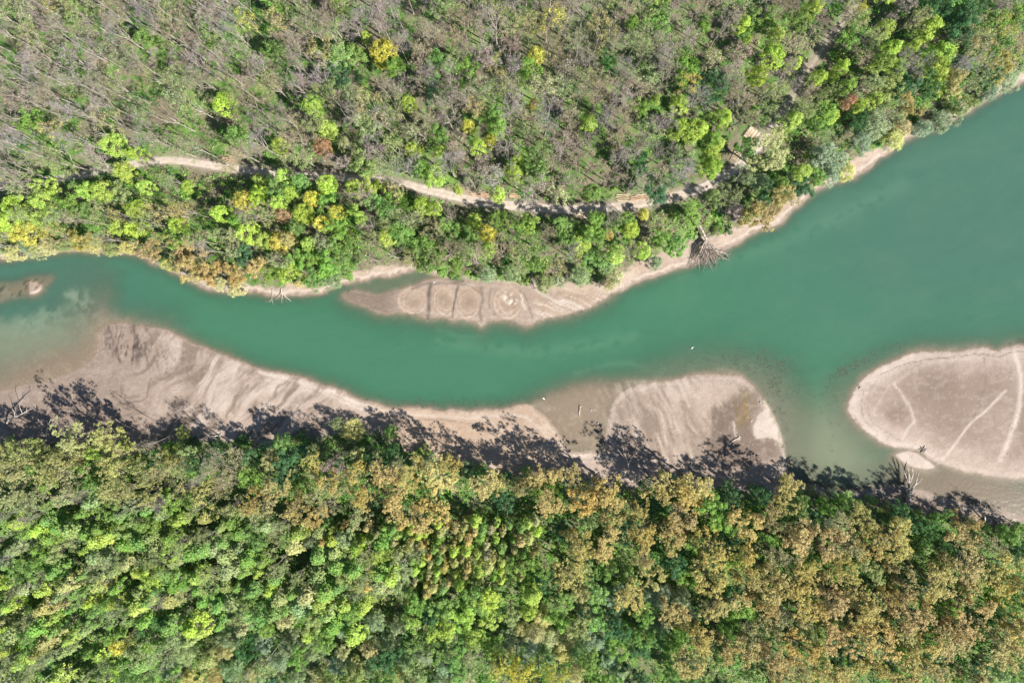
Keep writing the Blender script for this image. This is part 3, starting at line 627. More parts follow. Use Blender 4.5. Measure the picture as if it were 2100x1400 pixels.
def build_templates():
    for v in range(7):                      # leafless: pale limbs, haze of twigs
        rs = np.random.RandomState(100 + v); H = 26.; R = 4.6
        a, b, t = fit(R, H, *grow(rs, H, .5 + .06 * (v % 3), 5.5, 5, 3, trunk_r=.27, ang=(18, 42)))
        tw = b + twigs_from(t, rs, 9, 1.1, .023, 1.0)
        V, F = tubes(tw, 3); add_template('bare_tree', tubes(a, 6), V, F, R, H, BARK_PALE, TWIG)
    for v in range(6):                      # breaking bud: the same habit with a thin veil of small leaves
        rs = np.random.RandomState(140 + v); H = 24.; R = 4.4
        a, b, t = fit(R, H, *grow(rs, H, .48, 5.2, 5, 3, trunk_r=.24, ang=(20, 48)))
        tp = np.array([q for q, _ in t]); sel = rs.rand(len(tp)) < .9; tp = tp[sel]
        V, F = clump_leaves(tp, np.full(len(tp), .75), 13, .30, rs, hollow=.1, up=.3)
        add_template('budding_tree', tubes(a, 5), V, F, R, H, BARK_PALE, BUD, tubes(b + twigs_from(t, rs, 2, 1.0, .022), 3))
    for v in range(7):                      # full bright leaf: dense knobbly dome
        rs = np.random.RandomState(180 + v); H = 21.; R = 3.6
        a, b, t = fit(R * .8, H * .9, *grow(rs, H, .45, 3.6, 5, 2, trunk_r=.2))
        C_ = dome_points(rs, 58, R * .88, H * .42, H * .96)
        V, F = clump_leaves(C_, rs.uniform(.5, 1.05, len(C_)), 62, .36, rs, hollow=.55, up=.5)
        add_template('maple_tree', tubes(a + b, 5), V, F, R, H, BARK_DARK, LEAF)
    for v in range(7):                      # looser broadleaf crown, gaps show limbs and shade
        rs = np.random.RandomState(220 + v); H = 20.; R = 4.2
        a, b, t = fit(R * .9, H * .95, *grow(rs, H, .4, 4.4, 6, 3, trunk_r=.22, ang=(25, 60)))
        tp = np.array([q for q, _ in t]); tp = tp[rs.permutation(len(tp))[:110]]
        V, F = clump_leaves(tp, rs.uniform(.45, .95, len(tp)), 40, .36, rs, hollow=.35, up=.45)
        add_template('leafy_tree', tubes(a + b, 5), V, F, R, H, BARK_DARK, LEAF)
    for v in range(7):                      # old poplar in catkin: wide open crown, tufts at the bough ends
        rs = np.random.RandomState(260 + v); H = 27.; R = 5.8
        a, b, t = fit(R, H, *grow(rs, H, .42, 6.2, 6, 4, trunk_r=.38, ang=(20, 58)))
        tp = np.array([q for q, _ in t]); tp = tp[rs.permutation(len(tp))[:560]]
        V, F = clump_leaves(tp, rs.uniform(.3, .7, len(tp)), 17, .33, rs, hollow=.1, up=.35)
        add_template('poplar_tree', tubes(a, 5), V, F, R, H, BARK_DARK, BUD, tubes(b, 3))
    for v in range(5):                      # willow: soft drooping sprays
        rs = np.random.RandomState(300 + v); H = 11.; R = 4.4
        a, b, t = fit(R * .85, H * .9, *grow(rs, H, .22, 4.6, 7, 3, droop=.25, trunk_r=.26, ang=(30, 75)))
        tp = np.array([q for q, _ in t]); tp = np.vstack([tp[rs.permutation(len(tp))[:110]], dome_points(rs, 60, R * .9, H * .3, H * .95)])
        V, F = clump_leaves(tp, rs.uniform(.55, 1.0, len(tp)), 40, .27, rs, hollow=.15, up=.4)
        add_template('willow_tree', tubes(a + b, 5), V, F, R, H, BARK_DARK, LEAF)
    for v in range(7):                      # slim plantation poplar: narrow plume
        rs = np.random.RandomState(340 + v); H = 19.; R = 1.75; segs = []; cs = []; rad = []
        q = np.zeros(3)
        for i in range(9):
            e = q + np.array([rs.normal() * .1, rs.normal() * .1, H * .105]); segs.append((q, e, .15 * (1 - i / 10.5), .15 * (1 - (i + 1) / 10.5))); q = e
        for i in range(46):
            z = H * rs.uniform(.40, .99); k = R * (1 - ((z / H - .40) / .6) ** 1.6) * .85 + .12; az = rs.uniform(0, 6.28)
            tip = np.array([math.cos(az) * k, math.sin(az) * k, z]); base = np.array([0, 0, z - k * 1.3]); segs.append((base, tip, .035, .015)); cs.append(tip * [.8, .8, 1]); rad.append(rs.uniform(.35, .7))
        V, F = clump_leaves(np.array(cs), np.array(rad), 30, .32, rs, hollow=.2, flat=1., up=.35)
        add_template('young_poplar', tubes(segs, 4), V, F, R, H, BARK_PALE, BUD if v % 2 else LEAF)
    for v in range(5):                      # riverside bush
        rs = np.random.RandomState(380 + v); H = 3.2; R = 1.9
        segs = []
        for i in range(9):
            az = rs.uniform(0, 6.28); segs.append((np.zeros(3), np.array([math.cos(az) * R * .6, math.sin(az) * R * .6, H * rs.uniform(.5, .8)]), .05, .02))
        C_ = dome_points(rs, 26, R * .85, .3, H * .92)
        V, F = clump_leaves(C_, rs.uniform(.35, .7, len(C_)), 34, .27, rs, hollow=.3)
        add_template('riverside_bush', tubes(segs, 3), V, F, R, H, BARK_DARK, LEAF)
build_templates()
TEMPL['poplar_sapling'] = [(a, b, c_, R, H) for a, b, c_, R, H in TEMPL['young_poplar']]

# ================================================================== where the trees stand (crown centre and radius in photo pixels)
# colour letters: L lime, Y yellow, G fresh green, D deep green, O orange tan, T olive tan, W grey green, P pale yellow, R rust, B bare grey, N bare brown
PAL = {'L': (.45, .60, .13), 'Y': (.64, .62, .13), 'G': (.25, .42, .11), 'D': (.095, .22, .085), 'O': (.55, .465, .19), 'T': (.45, .46, .21), 'W': (.35, .46, .28),
       'P': (.66, .65, .32), 'R': (.50, .31, .17), 'B': (.40, .35, .315), 'N': (.41, .345, .29), 'K': (.36, .45, .19)}
WORD = {'L': 'lime green', 'Y': 'bright yellow', 'G': 'fresh green', 'D': 'deep green', 'O': 'orange-tan', 'T': 'olive-tan', 'W': 'grey-green', 'P': 'pale yellow', 'R': 'rust-brown',
        'B': 'leafless grey', 'N': 'leafless brown', 'K': 'olive green'}
NOUN = {'bare_tree': ('tree', 'bare tree'), 'budding_tree': ('tree in bud', 'budding tree'), 'maple_tree': ('round-crowned tree', 'maple'), 'leafy_tree': ('leafy tree', 'broadleaf tree'),
        'poplar_tree': ('spreading poplar in catkin', 'poplar'), 'willow_tree': ('willow', 'willow'), 'young_poplar': ('slim young poplar', 'young poplar'), 'riverside_bush': ('low bush', 'bush'), 'poplar_sapling': ('narrow poplar sapling', 'sapling')}
GROUP = {'bare_tree': 'leafless trees of the wood', 'budding_tree': 'trees breaking into bud', 'maple_tree': 'trees already in bright leaf', 'leafy_tree': 'green broadleaf trees of the wood',
         'poplar_tree': 'old poplars in catkin', 'willow_tree': 'willows of the river bank', 'young_poplar': 'slim planted poplars', 'riverside_bush': 'bushes along the forest edge', 'poplar_sapling': 'narrow saplings planted close together'}
S_ = 'poplar_sapling'
M, B_, F_, O_, Wl, U, Y_ = 'maple_tree', 'bare_tree', 'leafy_tree', 'poplar_tree', 'willow_tree', 'budding_tree', 'young_poplar'
HAND = [
 # top left
 (U,'Y',510,45,20),(M,'G',565,100,19),(M,'G',700,115,27),(M,'L',462,213,22),(M,'L',640,218,22),(U,'T',423,265,12),(M,'L',232,296,24),(M,'L',280,316,15),(M,'L',257,352,20),(M,'G',491,277,21),
 (M,'L',573,300,15),(M,'L',672,268,19),(M,'R',660,303,19),(M,'L',671,378,20),(M,'L',584,362,18),(M,'L',535,372,14),(M,'G',615,372,17),(M,'L',180,391,17),(M,'L',212,393,20),(F_,'G',150,380,18),
 (M,'L',88,412,22),(M,'L',30,425,26),(M,'L',15,455,28),(M,'Y',48,478,26),(M,'L',278,430,19),(F_,'K',255,398,22),(M,'L',300,385,14),(M,'L',452,438,17),(M,'Y',498,413,20),(F_,'T',417,413,14),
 (M,'L',508,478,24),(M,'G',490,455,18),(M,'L',573,415,17),(M,'Y',640,408,18),(M,'R',580,440,15),(M,'L',622,440,20),(M,'Y',660,458,17),(M,'L',545,492,19),(M,'Y',572,497,22),(M,'O',592,492,16),
 (M,'L',632,500,14),(U,'T',577,535,24),(F_,'G',608,540,24),(F_,'L',600,560,22),(F_,'G',668,540,32),(F_,'G',695,500,30),(F_,'G',715,530,30),(M,'Y',690,435,14),(F_,'K',455,400,20),(F_,'K',495,392,20),
 (M,'G',820,475,26),(U,'T',470,345,18),(F_,'G',585,345,16),(M,'L',725,385,17),(F_,'G',655,345,14),
 # top middle
 (M,'Y',787,108,27),(M,'G',808,138,20),(F_,'W',763,135,17),(M,'L',752,78,10),(M,'Y',1100,115,19),(U,'Y',1125,42,30),(U,'T',1085,55,24),(F_,'K',860,35,20),(F_,'D',885,190,24),(M,'L',838,213,14),
 (M,'Y',960,258,13),(M,'G',1013,232,19),(M,'G',1020,262,20),(M,'L',980,300,18),(M,'Y',1005,288,13),(M,'L',1207,253,17),(M,'L',1061,325,10),(M,'L',1054,353,17),(M,'G',865,345,17),(M,'L',890,360,24),
 (M,'L',846,308,17),(M,'L',902,310,12),(M,'L',1346,204,11),(M,'L',1393,215,18),(M,'L',1393,262,19),(M,'G',1296,46,13),(F_,'D',1245,130,22),(U,'O',1262,290,16),(M,'G',1214,395,18),(U,'P',1142,400,24),
 (M,'L',1021,398,17),(M,'L',940,391,10),(M,'O',1095,215,11),(F_,'L',762,378,30),(U,'P',812,392,18),(U,'T',715,300,18),(F_,'G',780,430,28),(F_,'L',735,440,22),(M,'L',866,423,18),(M,'L',890,430,16),
 (F_,'G',925,470,30),(M,'L',972,455,16),(F_,'G',1020,450,22),(M,'Y',1000,478,18),(F_,'G',860,497,36),(F_,'G',905,515,22),(F_,'G',960,490,24),(F_,'G',1165,475,30),(F_,'G',1215,485,30),(F_,'L',1190,500,24),
 (F_,'G',1285,455,24),(M,'L',1290,470,20),(M,'O',1245,480,12),(M,'Y',1318,440,12),(M,'L',1318,513,17),(F_,'W',1300,495,18),(F_,'G',1360,490,24),(F_,'G',1375,455,20),(U,'T',1350,460,20),
 # top right
 (M,'L',1668,18,16),(F_,'G',1636,48,26),(M,'L',1592,72,15),(M,'L',1552,155,21),(F_,'G',1537,90,14),(M,'L',1480,243,19),(M,'G',1462,285,16),(M,'L',1470,298,15),(M,'L',1455,325,20),(M,'L',1460,345,20),
 (M,'L',1627,132,14),(U,'T',1752,42,24),(M,'L',1826,102,18),(M,'L',1868,98,13),(M,'L',1840,140,18),(M,'L',1907,58,25),(M,'L',1935,108,24),(M,'L',1920,145,26),(M,'L',1677,160,15),(M,'L',1702,160,12),
 (M,'L',1722,140,16),(M,'L',1738,175,15),(F_,'K',1810,185,30),(M,'L',1792,205,18),(M,'L',1763,215,15),(M,'R',1739,208,14),(M,'G',1690,232,24),(M,'L',1702,240,15),(M,'L',1623,247,20),(F_,'O',1862,218,24),
 (F_,'O',1955,170,30),(U,'O',2000,110,26),(F_,'O',2052,135,30),(U,'O',2085,95,26),(Wl,'W',1790,258,34),(Wl,'W',1762,290,26),(Wl,'D',1752,250,26),(Wl,'P',1835,285,24),(Wl,'P',1850,262,20),(Wl,'W',1690,318,32),
 (O_,'T',1582,320,44),(Wl,'W',1555,375,24),(Wl,'W',1620,375,22),(F_,'O',1572,432,32),(F_,'O',1542,440,24),(F_,'O',1606,402,28),(F_,'O',1580,455,18),(M,'G',1600,377,14),(Wl,'W',1708,372,26),(Wl,'P',1735,350,22),(Wl,'W',1720,330,22),
 (Wl,'W',1930,250,28),(Wl,'W',1895,262,20),(Wl,'K',1975,215,24),(Wl,'W',2060,165,28),(Wl,'W',2030,190,18),(F_,'D',1960,60,30),(F_,'D',1990,30,30),(F_,'G',2060,40,26),(F_,'D',1930,20,26),(U,'Y',2050,60,22),
 (F_,'G',1530,300,22),(F_,'D',1535,315,20),(Wl,'K',1460,405,20),(F_,'G',1420,440,30),(F_,'G',1402,468,20),(U,'Y',1755,22,16),(F_,'D',1900,180,26),(U,'B',1840,20,24),(M,'L',1925,190,12),
 (F_,'G',1640,295,20),(F_,'K',1610,270,20),(U,'P',1450,130,20),(M,'L',1530,85,9),(F_,'G',1485,95,20),(M,'G',1440,60,16),(U,'Y',1408,175,22),
 # forest edge over the water, left
 (Wl,'P',28,518,20),(Wl,'W',60,525,18),(Wl,'P',98,528,20),(Wl,'K',125,533,15),(Wl,'P',75,512,18),(Wl,'P',195,520,19),(Wl,'K',228,512,18),(Wl,'P',260,518,16),(F_,'O',306,514,24),(F_,'O',385,520,30),(F_,'O',390,550,30),
 (Wl,'P',397,568,14),(F_,'O',428,560,27),(Wl,'P',450,583,18),(Wl,'P',485,592,18),(F_,'O',485,560,26),(F_,'O',525,545,26),(F_,'O',170,495,26),(Wl,'P',345,543,16),(Wl,'W',682,592,20),(U,'O',330,500,20),(Wl,'P',612,600,10),(F_,'G',640,572,22),(F_,'G',585,580,18),
 # spit side
 (B_,'N',755,530,28),(B_,'N',800,522,26),(F_,'G',705,560,20),(F_,'G',870,535,28),(F_,'G',900,545,24),(B_,'N',920,520,34),(B_,'N',975,535,34),(B_,'N',1030,520,28),(Wl,'W',1050,560,24),(Wl,'W',1000,560,20),(B_,'N',1125,515,26),(B_,'N',1175,520,22),
 (Wl,'K',1117,580,21),(F_,'G',1100,545,22),(Wl,'W',1190,565,22),(Wl,'P',1262,565,20),(Wl,'K',1245,545,20),(Wl,'P',1248,585,14),(Wl,'W',1345,538,16),(F_,'G',1388,508,24),(B_,'N',1290,520,20),(F_,'D',1300,560,12),
 # south bank, big poplars
 (O_,'O',790,975,35),(O_,'O',848,975,38),(O_,'O',905,985,40),(O_,'O',890,1030,36),(O_,'O',800,1030,34),(O_,'O',862,1062,30),(O_,'O',930,958,25),(O_,'O',998,996,36),(O_,'O',1110,985,38),(O_,'O',1130,1040,30),(O_,'O',1170,970,20),
 (O_,'O',1232,1000,44),(O_,'O',1195,1025,34),(O_,'O',1255,1038,30),(O_,'O',1185,1112,35),(O_,'O',1245,1118,38),(O_,'O',1160,1182,38),(O_,'O',1350,1000,34),(O_,'O',1400,1025,40),(O_,'O',1300,1050,28),(O_,'O',1320,1105,30),(O_,'O',1382,1098,34),
 (O_,'O',1340,1175,28),(O_,'O',1295,1232,38),(O_,'O',1375,1255,34),(O_,'O',742,1008,30),(O_,'O',675,985,26),(O_,'O',735,960,22),(O_,'O',1425,1000,34),(O_,'O',1530,1068,36),(O_,'O',1450,1112,40),(O_,'O',1622,1012,34),(O_,'O',1622,1108,44),
 (O_,'O',1692,1108,42),(O_,'O',1772,1045,28),(O_,'O',1790,1102,42),(O_,'O',1850,1108,44),(O_,'O',1982,1128,48),(O_,'O',2042,1165,44),(O_,'O',1532,1130,30),(O_,'O',1452,1182,38),(O_,'O',1580,1180,40),(O_,'O',1645,1190,38),(O_,'O',1480,1245,42),
 (O_,'O',1555,1235,30),(O_,'O',1650,1250,40),(O_,'O',1712,1222,42),(O_,'O',1762,1258,40),(O_,'O',1850,1240,44),(O_,'O',1920,1195,40),(O_,'O',1985,1230,44),(O_,'O',2062,1262,44),(O_,'O',1500,1320,40),(O_,'O',1570,1330,40),(O_,'O',1640,1325,40),
 (O_,'O',1722,1310,40),(O_,'O',1800,1302,44),(O_,'O',1880,1310,44),(O_,'O',1955,1320,44),(O_,'O',2042,1340,44),(O_,'O',1432,1292,34),(O_,'O',1412,1355,34),(O_,'O',1600,1385,36),(O_,'O',1700,1380,36),(O_,'O',1790,1372,38),(O_,'O',1890,1385,38),(O_,'O',1990,1395,38),
 (O_,'O',2095,1200,38),(O_,'O',2100,1300,36),(O_,'O',1980,1075,24),(O_,'O',1730,1160,30),(O_,'O',1840,1175,30),(O_,'O',1520,1180,26),(O_,'O',1585,1060,24),(O_,'O',1060,1000,16),
 (O_,'O',565,1000,30),(O_,'O',430,1000,26),(O_,'O',610,1035,28),(O_,'O',650,1060,28),(O_,'O',520,1020,24),(O_,'O',640,950,22),(U,'T',480,945,28),(Wl,'P',722,885,28),(Wl,'G',800,888,18),(F_,'G',575,905,22),(Wl,'K',375,890,16),(M,'L',365,915,10),
 (O_,'T',215,905,34),(O_,'T',150,900,32),(O_,'T',55,925,36),(O_,'T',100,955,34),(O_,'T',260,945,34),(M,'L',190,930,18),(U,'T',330,960,28),(F_,'G',660,900,20),(F_,'D',620,925,22),(O_,'T',20,1000,30),(O_,'T',150,990,34),(O_,'T',230,1010,30),
 (O_,'T',310,1010,28),(Wl,'K',690,870,14),(F_,'G',345,1000,14),
 # green understorey and middle
 (F_,'G',1000,1000,14),(F_,'L',958,1010,18),(F_,'G',1240,1160,24),(F_,'G',1090,1165,30),(M,'L',1092,1215,26),(M,'L',1085,1250,20),(F_,'G',1150,1140,18),(F_,'G',1125,1128,14),(F_,'G',1290,1180,28),(F_,'G',1230,1270,30),(Wl,'W',1200,1245,24),
 (F_,'G',858,1235,28),(F_,'L',845,1265,24),(M,'L',945,1195,18),(F_,'L',1000,1225,30),(F_,'L',950,1255,34),(F_,'L',905,1280,28),(F_,'L',1010,1260,26),(F_,'L',975,1300,26),(F_,'G',900,1320,28),(F_,'G',940,1340,26),(F_,'G',860,1310,24),
 (Wl,'W',1040,1305,24),(Wl,'P',1042,1325,18),(Wl,'P',1068,1283,20),(Wl,'W',1085,1320,26),(Wl,'P',1130,1300,24),(Wl,'P',1155,1335,24),(Wl,'W',1120,1345,26),(Wl,'W',1215,1310,32),(Wl,'W',1245,1345,26),(Wl,'P',1180,1375,20),
 (O_,'Y',1020,1365,26),(O_,'Y',1060,1375,26),(O_,'Y',1105,1380,30),(O_,'Y',1150,1392,24),(F_,'G',1340,1310,26),(F_,'G',1380,1330,26),(F_,'D',1310,1330,24),(F_,'G',1490,1350,34),(F_,'G',1470,1315,20),(F_,'G',1730,1150,24),(F_,'G',1700,1170,26),
 (Wl,'W',770,1270,24),(Wl,'W',800,1310,28),(Wl,'W',830,1345,26),(Wl,'P',820,1375,24),(Wl,'P',705,1330,18),(Wl,'P',730,1360,22),(Wl,'W',710,1280,26),(Wl,'W',760,1360,26),(Wl,'P',460,1325,24),(Wl,'P',430,1350,20),(Wl,'W',380,1335,28),(Wl,'W',350,1365,26),
 (Wl,'W',540,1315,28),(Wl,'W',600,1310,26),(Wl,'W',575,1350,24),(Wl,'W',650,1330,26),(Wl,'P',520,1380,22),(Wl,'P',660,1385,22),(Wl,'P',395,1390,24),(Wl,'W',480,1370,24),(Wl,'W',610,1385,22),(M,'Y',248,1320,23),(M,'L',660,1235,22),(Wl,'P',585,1270,20),
 (F_,'K',640,1280,26),(M,'L',635,1300,18),(F_,'G',240,1290,24),(F_,'D',330,1280,30),(F_,'G',210,1255,28),(F_,'G',260,1245,22),
 (F_,'D',1500,1020,26),(F_,'D',1560,1020,24),(F_,'G',1730,1030,26),(F_,'G',1810,1030,20),(F_,'D',1850,1050,22),(F_,'G',1930,1065,22),(F_,'D',1900,1055,18),(F_,'G',2000,1085,20),(Wl,'W',2080,1060,26),(F_,'G',2092,1092,22),(F_,'D',2062,1078,20),(F_,'D',2035,1070,18),(Wl,'K',2105,1070,20),(F_,'G',2060,1100,24),(Wl,'P',1690,995,10),
 (F_,'G',1580,1100,22),(F_,'G',1680,1150,22),(F_,'D',1030,1020,26),(F_,'D',1300,1000,20),(F_,'G',1310,985,14),(F_,'D',740,940,24),(F_,'G',560,930,20),(F_,'D',470,915,20),(F_,'D',1650,1000,18),
]
# the two parts of the wood that are filled tree by tree: (polygon, spacing px, [(kind, colour, weight)], (radius px range))
FILL = [
 ([(-90, -90), (700, -90), (620, 330), (250, 322), (0, 360), (-90, 370)], 43, [(B_,'B',.46),(B_,'N',.22),(U,'B',.04),(U,'K',.17),(U,'T',.04),(U,'O',.02),(F_,'G',.05)], (23, 32)),
 ([(700, -90), (1760, -90), (1690, 60), (1590, 200), (1510, 310), (1420, 380), (1250, 405), (1050, 400), (850, 365), (620, 335)], 38, [(B_,'B',.28),(B_,'N',.24),(U,'B',.06),(U,'K',.15),(U,'N',.06),(U,'T',.05),(U,'O',.01),(F_,'G',.07),(F_,'K',.02),(F_,'D',.03),(M,'L',.03)], (22, 34)),
 ([(-90, 375), (240, 365), (330, 350), (500, 368), (850, 400), (1050, 440), (1250, 445), (1450, 410), (1500, 455), (1300, 530), (1150, 560), (900, 550), (760, 540), (650, 570), (500, 570), (380, 530), (280, 500), (120, 500), (-90, 510)], 32,
   [(U,'K',.22),(U,'T',.10),(U,'O',.04),(F_,'G',.22),(F_,'L',.14),(M,'L',.10),(M,'G',.05),(B_,'N',.09),(F_,'D',.04)], (17, 27)),
 ([(1800, -90), (2200, -90), (2200, 60), (2050, 150), (1860, 255), (1760, 300), (1680, 365), (1560, 440), (1480, 460), (1500, 370), (1620, 240), (1720, 100)], 34, [(F_,'G',.26),(F_,'D',.14),(F_,'K',.1),(U,'K',.20),(U,'T',.08),(B_,'B',.10),(M,'L',.08),(U,'N',.04)], (18, 30)),
 ([(-90, 1000), (350, 1030), (640, 1080), (860, 1110), (830, 1230), (740, 1300), (640, 1260), (560, 1290), (420, 1290), (300, 1370), (250, 1480), (-90, 1480)], 27, [(Y_,'G',.26),(Y_,'L',.12),(Y_,'K',.22),(U,'K',.10),(F_,'K',.12),(F_,'G',.12),(Y_,'T',.08),(F_,'L',.05)], (12, 30)),
 ([(640, 1070), (1110, 1065), (1110, 1110), (1060, 1190), (1000, 1180), (930, 1210), (820, 1230), (700, 1200)], 18, [(S_,'O',.24),(S_,'T',.2),(S_,'L',.26),(S_,'G',.30)], (8, 15)),
 ([(-90, 930), (60, 940), (600, 935), (760, 940), (760, 1080), (500, 1070), (-90, 1040)], 34, [(U,'T',.34),(O_,'T',.15),(U,'N',.15),(F_,'G',.2),(F_,'D',.1),(B_,'N',.06)], (20, 28)),
 ([(820, 1210), (1400, 1200), (1420, 1480), (250, 1480), (330, 1310), (760, 1290)], 33, [(Wl,'W',.26),(F_,'G',.30),(F_,'D',.14),(F_,'K',.14),(Wl,'P',.07),(U,'K',.09)], (20, 30)),
 ([(1040, 1060), (1500, 1000), (1700, 1040), (2200, 1110), (2200, 1480), (1400, 1480), (1300, 1200), (1050, 1210)], 40, [(F_,'G',.30),(F_,'D',.10),(F_,'K',.14),(F_,'D',.06),(U,'T',.08),(O_,'O',.14),(O_,'T',.08)], (20, 34)),
 ([(640, 950), (760, 930), (1000, 1040), (1100, 1080), (650, 1080)], 36, [(F_,'G',.4),(F_,'D',.3),(U,'T',.3)], (16, 24)),
]
ZC = {'bare_tree': .80, 'budding_tree': .80, 'maple_tree': .76, 'leafy_tree': .76, 'poplar_tree': .80, 'willow_tree': .62, 'young_poplar': .74, 'riverside_bush': .6, 'poplar_sapling': .74}
HT = {'bare_tree': (24, 29), 'budding_tree': (20, 26), 'maple_tree': (17, 22), 'leafy_tree': (15, 21), 'poplar_tree': (22, 26), 'willow_tree': (8, 12), 'young_poplar': (15, 19), 'riverside_bush': (2, 4), 'poplar_sapling': (11, 15)}
rt = random.Random(7)
TREES = []                                   # (kind, colour, px, py, radius px, height)
def too_close(px, py, d, factor=1.0):
    for t in TREES:
        if abs(t[2] - px) < 70 and abs(t[3] - py) < 70 and math.hypot(t[2] - px, t[3] - py) < (d + t[4] * .75) * .62 * factor: return True
    return False
KEEP_OPEN = [(1536, 279, 44, 40), (1500, 322, 26, 24), (1302, 405, 62, 22), (985, 402, 34, 18), (1056, 402, 22, 16), (1196, 443, 28, 16), (1440, 475, 36, 34), (478, 329, 22, 20), (325, 40, 16, 90), (1225, 1272, 34, 26), (925, 1218, 20, 24), (1516, 1184, 40, 30), (1045, 1215, 20, 46), (560, 1112, 44, 26), (72, 1245, 26, 20), (800, 1228, 34, 26), (420, 1150, 20, 16), (1305, 1345, 26, 18), (1590, 1310, 20, 30), (300, 1380, 36, 16), (640, 1150, 26, 16), (1255, 1090, 18, 16), (590, 1370, 30, 14), (1920, 1180, 16, 14), (1730, 1195, 18, 12)]
def lit_road(px, py, H):
    x, y = G(px, py, H * .75)
    for f in (.35, .6, .85, 1.0):
        L = H * f / math.tan(SUN_EL); sx, sy = P(float(x) + SHADOW_DIR[0] * L, float(y) + SHADOW_DIR[1] * L)
        if (330 < sx < 480 or 830 < sx < 970 or 1270 < sx < 1400) and dist_line(np.array([sx]), np.array([sy]), road_line)[0] < 15: return True
    return False
def pick(opts):
    x = rt.random() * sum(o[2] for o in opts)
    for o in opts:
        x -= o[2]
        if x <= 0: return o
    return opts[-1]
for k, cc, px, py, r in HAND:
    H_ = rt.uniform(*HT[k]) * (0.92 if r < 16 else 1.0) * (.72 if k in (M,) and r < 13 else 1)
    if py < 520 and lit_road(px, py, H_): H_ *= .62
    if k == M and py < 560: r *= 1.12
    TREES.append((k, cc, px, py, r, H_))
for poly, sp, opts, rr in FILL:
    pa = np.array(poly, float); x0, y0 = pa.min(0); x1, y1 = pa.max(0); tries = int((x1 - x0) * (y1 - y0) / sp / sp * 9)
    for _ in range(tries):
        px, py = rt.uniform(x0, x1), rt.uniform(y0, y1)
        if not inside(np.array([px]), np.array([py]), pa)[0]: continue
        k, cc, _w = pick(opts); r = rt.uniform(*rr) * (.8 if k == M else 1)
        ok = True
        for t in TREES:
            dx, dy = abs(t[2] - px), abs(t[3] - py)
            if dx < 60 and dy < 60 and math.hypot(dx, dy) < max(sp * .86, t[4] * .82 if t[4] > 20 else sp * .7): ok = False; break
        if not ok: continue
        if any(math.hypot((px - ex) / ea, (py - ey) / eb) < 1 for ex, ey, ea, eb in KEEP_OPEN): continue
        # crowns leave the road and the beaches open
        if py < 520 and dist_line(np.array([px]), np.array([py]), road_line)[0] < 20 and 300 < px < 1480: continue
        H_ = rt.uniform(*HT[k])
        if py < 520 and lit_road(px, py, H_): H_ = rt.uniform(6, 9); r *= .75; k = F_ if k in (B_, U) and py > 380 else k
        TREES.append((k, cc, px, py, r, H_))
# young trees at the foot of the wood edge
for px, py, r in ((325, 1232, 15), (172, 1012, 16), (330, 1030, 14), (412, 978, 13), (456, 996, 10), (240, 1408, 16), (8, 1150, 15), (300, 915, 13), (15, 1055, 14), (60, 1065, 13)): TREES.append((B_, 'B', px, py, r, 26))
EDGE = [(870, 918), (915, 948), (940, 955), (985, 962), (1010, 968), (1130, 975), (1160, 985), (1200, 985), (1330, 988), (1380, 985), (1410, 985), (250, 915), (340, 915), (200, 912), (150, 912), (1860, 1046), (1920, 1058), (1980, 1068), (2050, 1085), (2090, 1095), (1790, 1032), (1730, 1020), (1660, 1003), (1540, 998), (1440, 985), (1500, 992), (1560, 1003), (1610, 1000), (1700, 1012), (1765, 1030), (1825, 1040), (1885, 1052), (1950, 1060), (2010, 1075), (850, 930), (885, 940), (960, 958), (1040, 975), (1075, 968), (1270, 990), (300, 925), (400, 905), (440, 912),
        (500, 905), (545, 912), (600, 905), (625, 900), (60, 905), (105, 912), (20, 900), (1500, 470), (1640, 390), (1660, 380), (1480, 470), (1225, 570), (1150, 572), (1080, 577), (935, 565), (895, 560), (720, 560), (1880, 262), (1955, 222), (2010, 200)]
# a back row close behind the first crowns of the lower bank; its shade closes the band on the sand
for x_ in range(836, 1640, 38): TREES.append((F_, rt.choice('DDGK'), x_ + rt.uniform(-8, 8), float(np.interp(x_, [836, 960, 1100, 1300, 1640], [950, 985, 1000, 1018, 1030])) + rt.uniform(-8, 8), rt.uniform(18, 25), rt.uniform(15, 20)))
for x_ in range(1650, 2130, 36): TREES.append((F_, rt.choice('DDGK'), x_ + rt.uniform(-8, 8), float(np.interp(x_, [1640, 1760, 1900, 2100], [1035, 1062, 1085, 1125])) + rt.uniform(-6, 6), rt.uniform(18, 26), rt.uniform(16, 21)))
for x_ in range(10, 820, 42): TREES.append((F_, rt.choice('KKTD'), x_ + rt.uniform(-8, 8), 938 + rt.uniform(-8, 8), rt.uniform(18, 25), rt.uniform(13, 18)))
for (px, py) in EDGE: TREES.append(('riverside_bush', rt.choice('GGDKW'), px + rt.uniform(-6, 6), py + rt.uniform(-4, 4), rt.uniform(10, 17), rt.uniform(2.5, 4.5)))
from collections import Counter
CNT = Counter(t[0] for t in TREES); print('COUNTS', dict(CNT))
def limited(kind, n=298):
    ids = [i for i, t in enumerate(TREES) if t[0] == kind]
    if len(ids) <= n: return set()
    ids.sort(key=lambda i: -TREES[i][4] * (1 if -10 < TREES[i][2] < 2110 and -10 < TREES[i][3] < 1410 else .2)); return set(ids[n:])
DROP = set().union(*[limited(k) for k in CNT])
VI = Counter(); WAIT = []
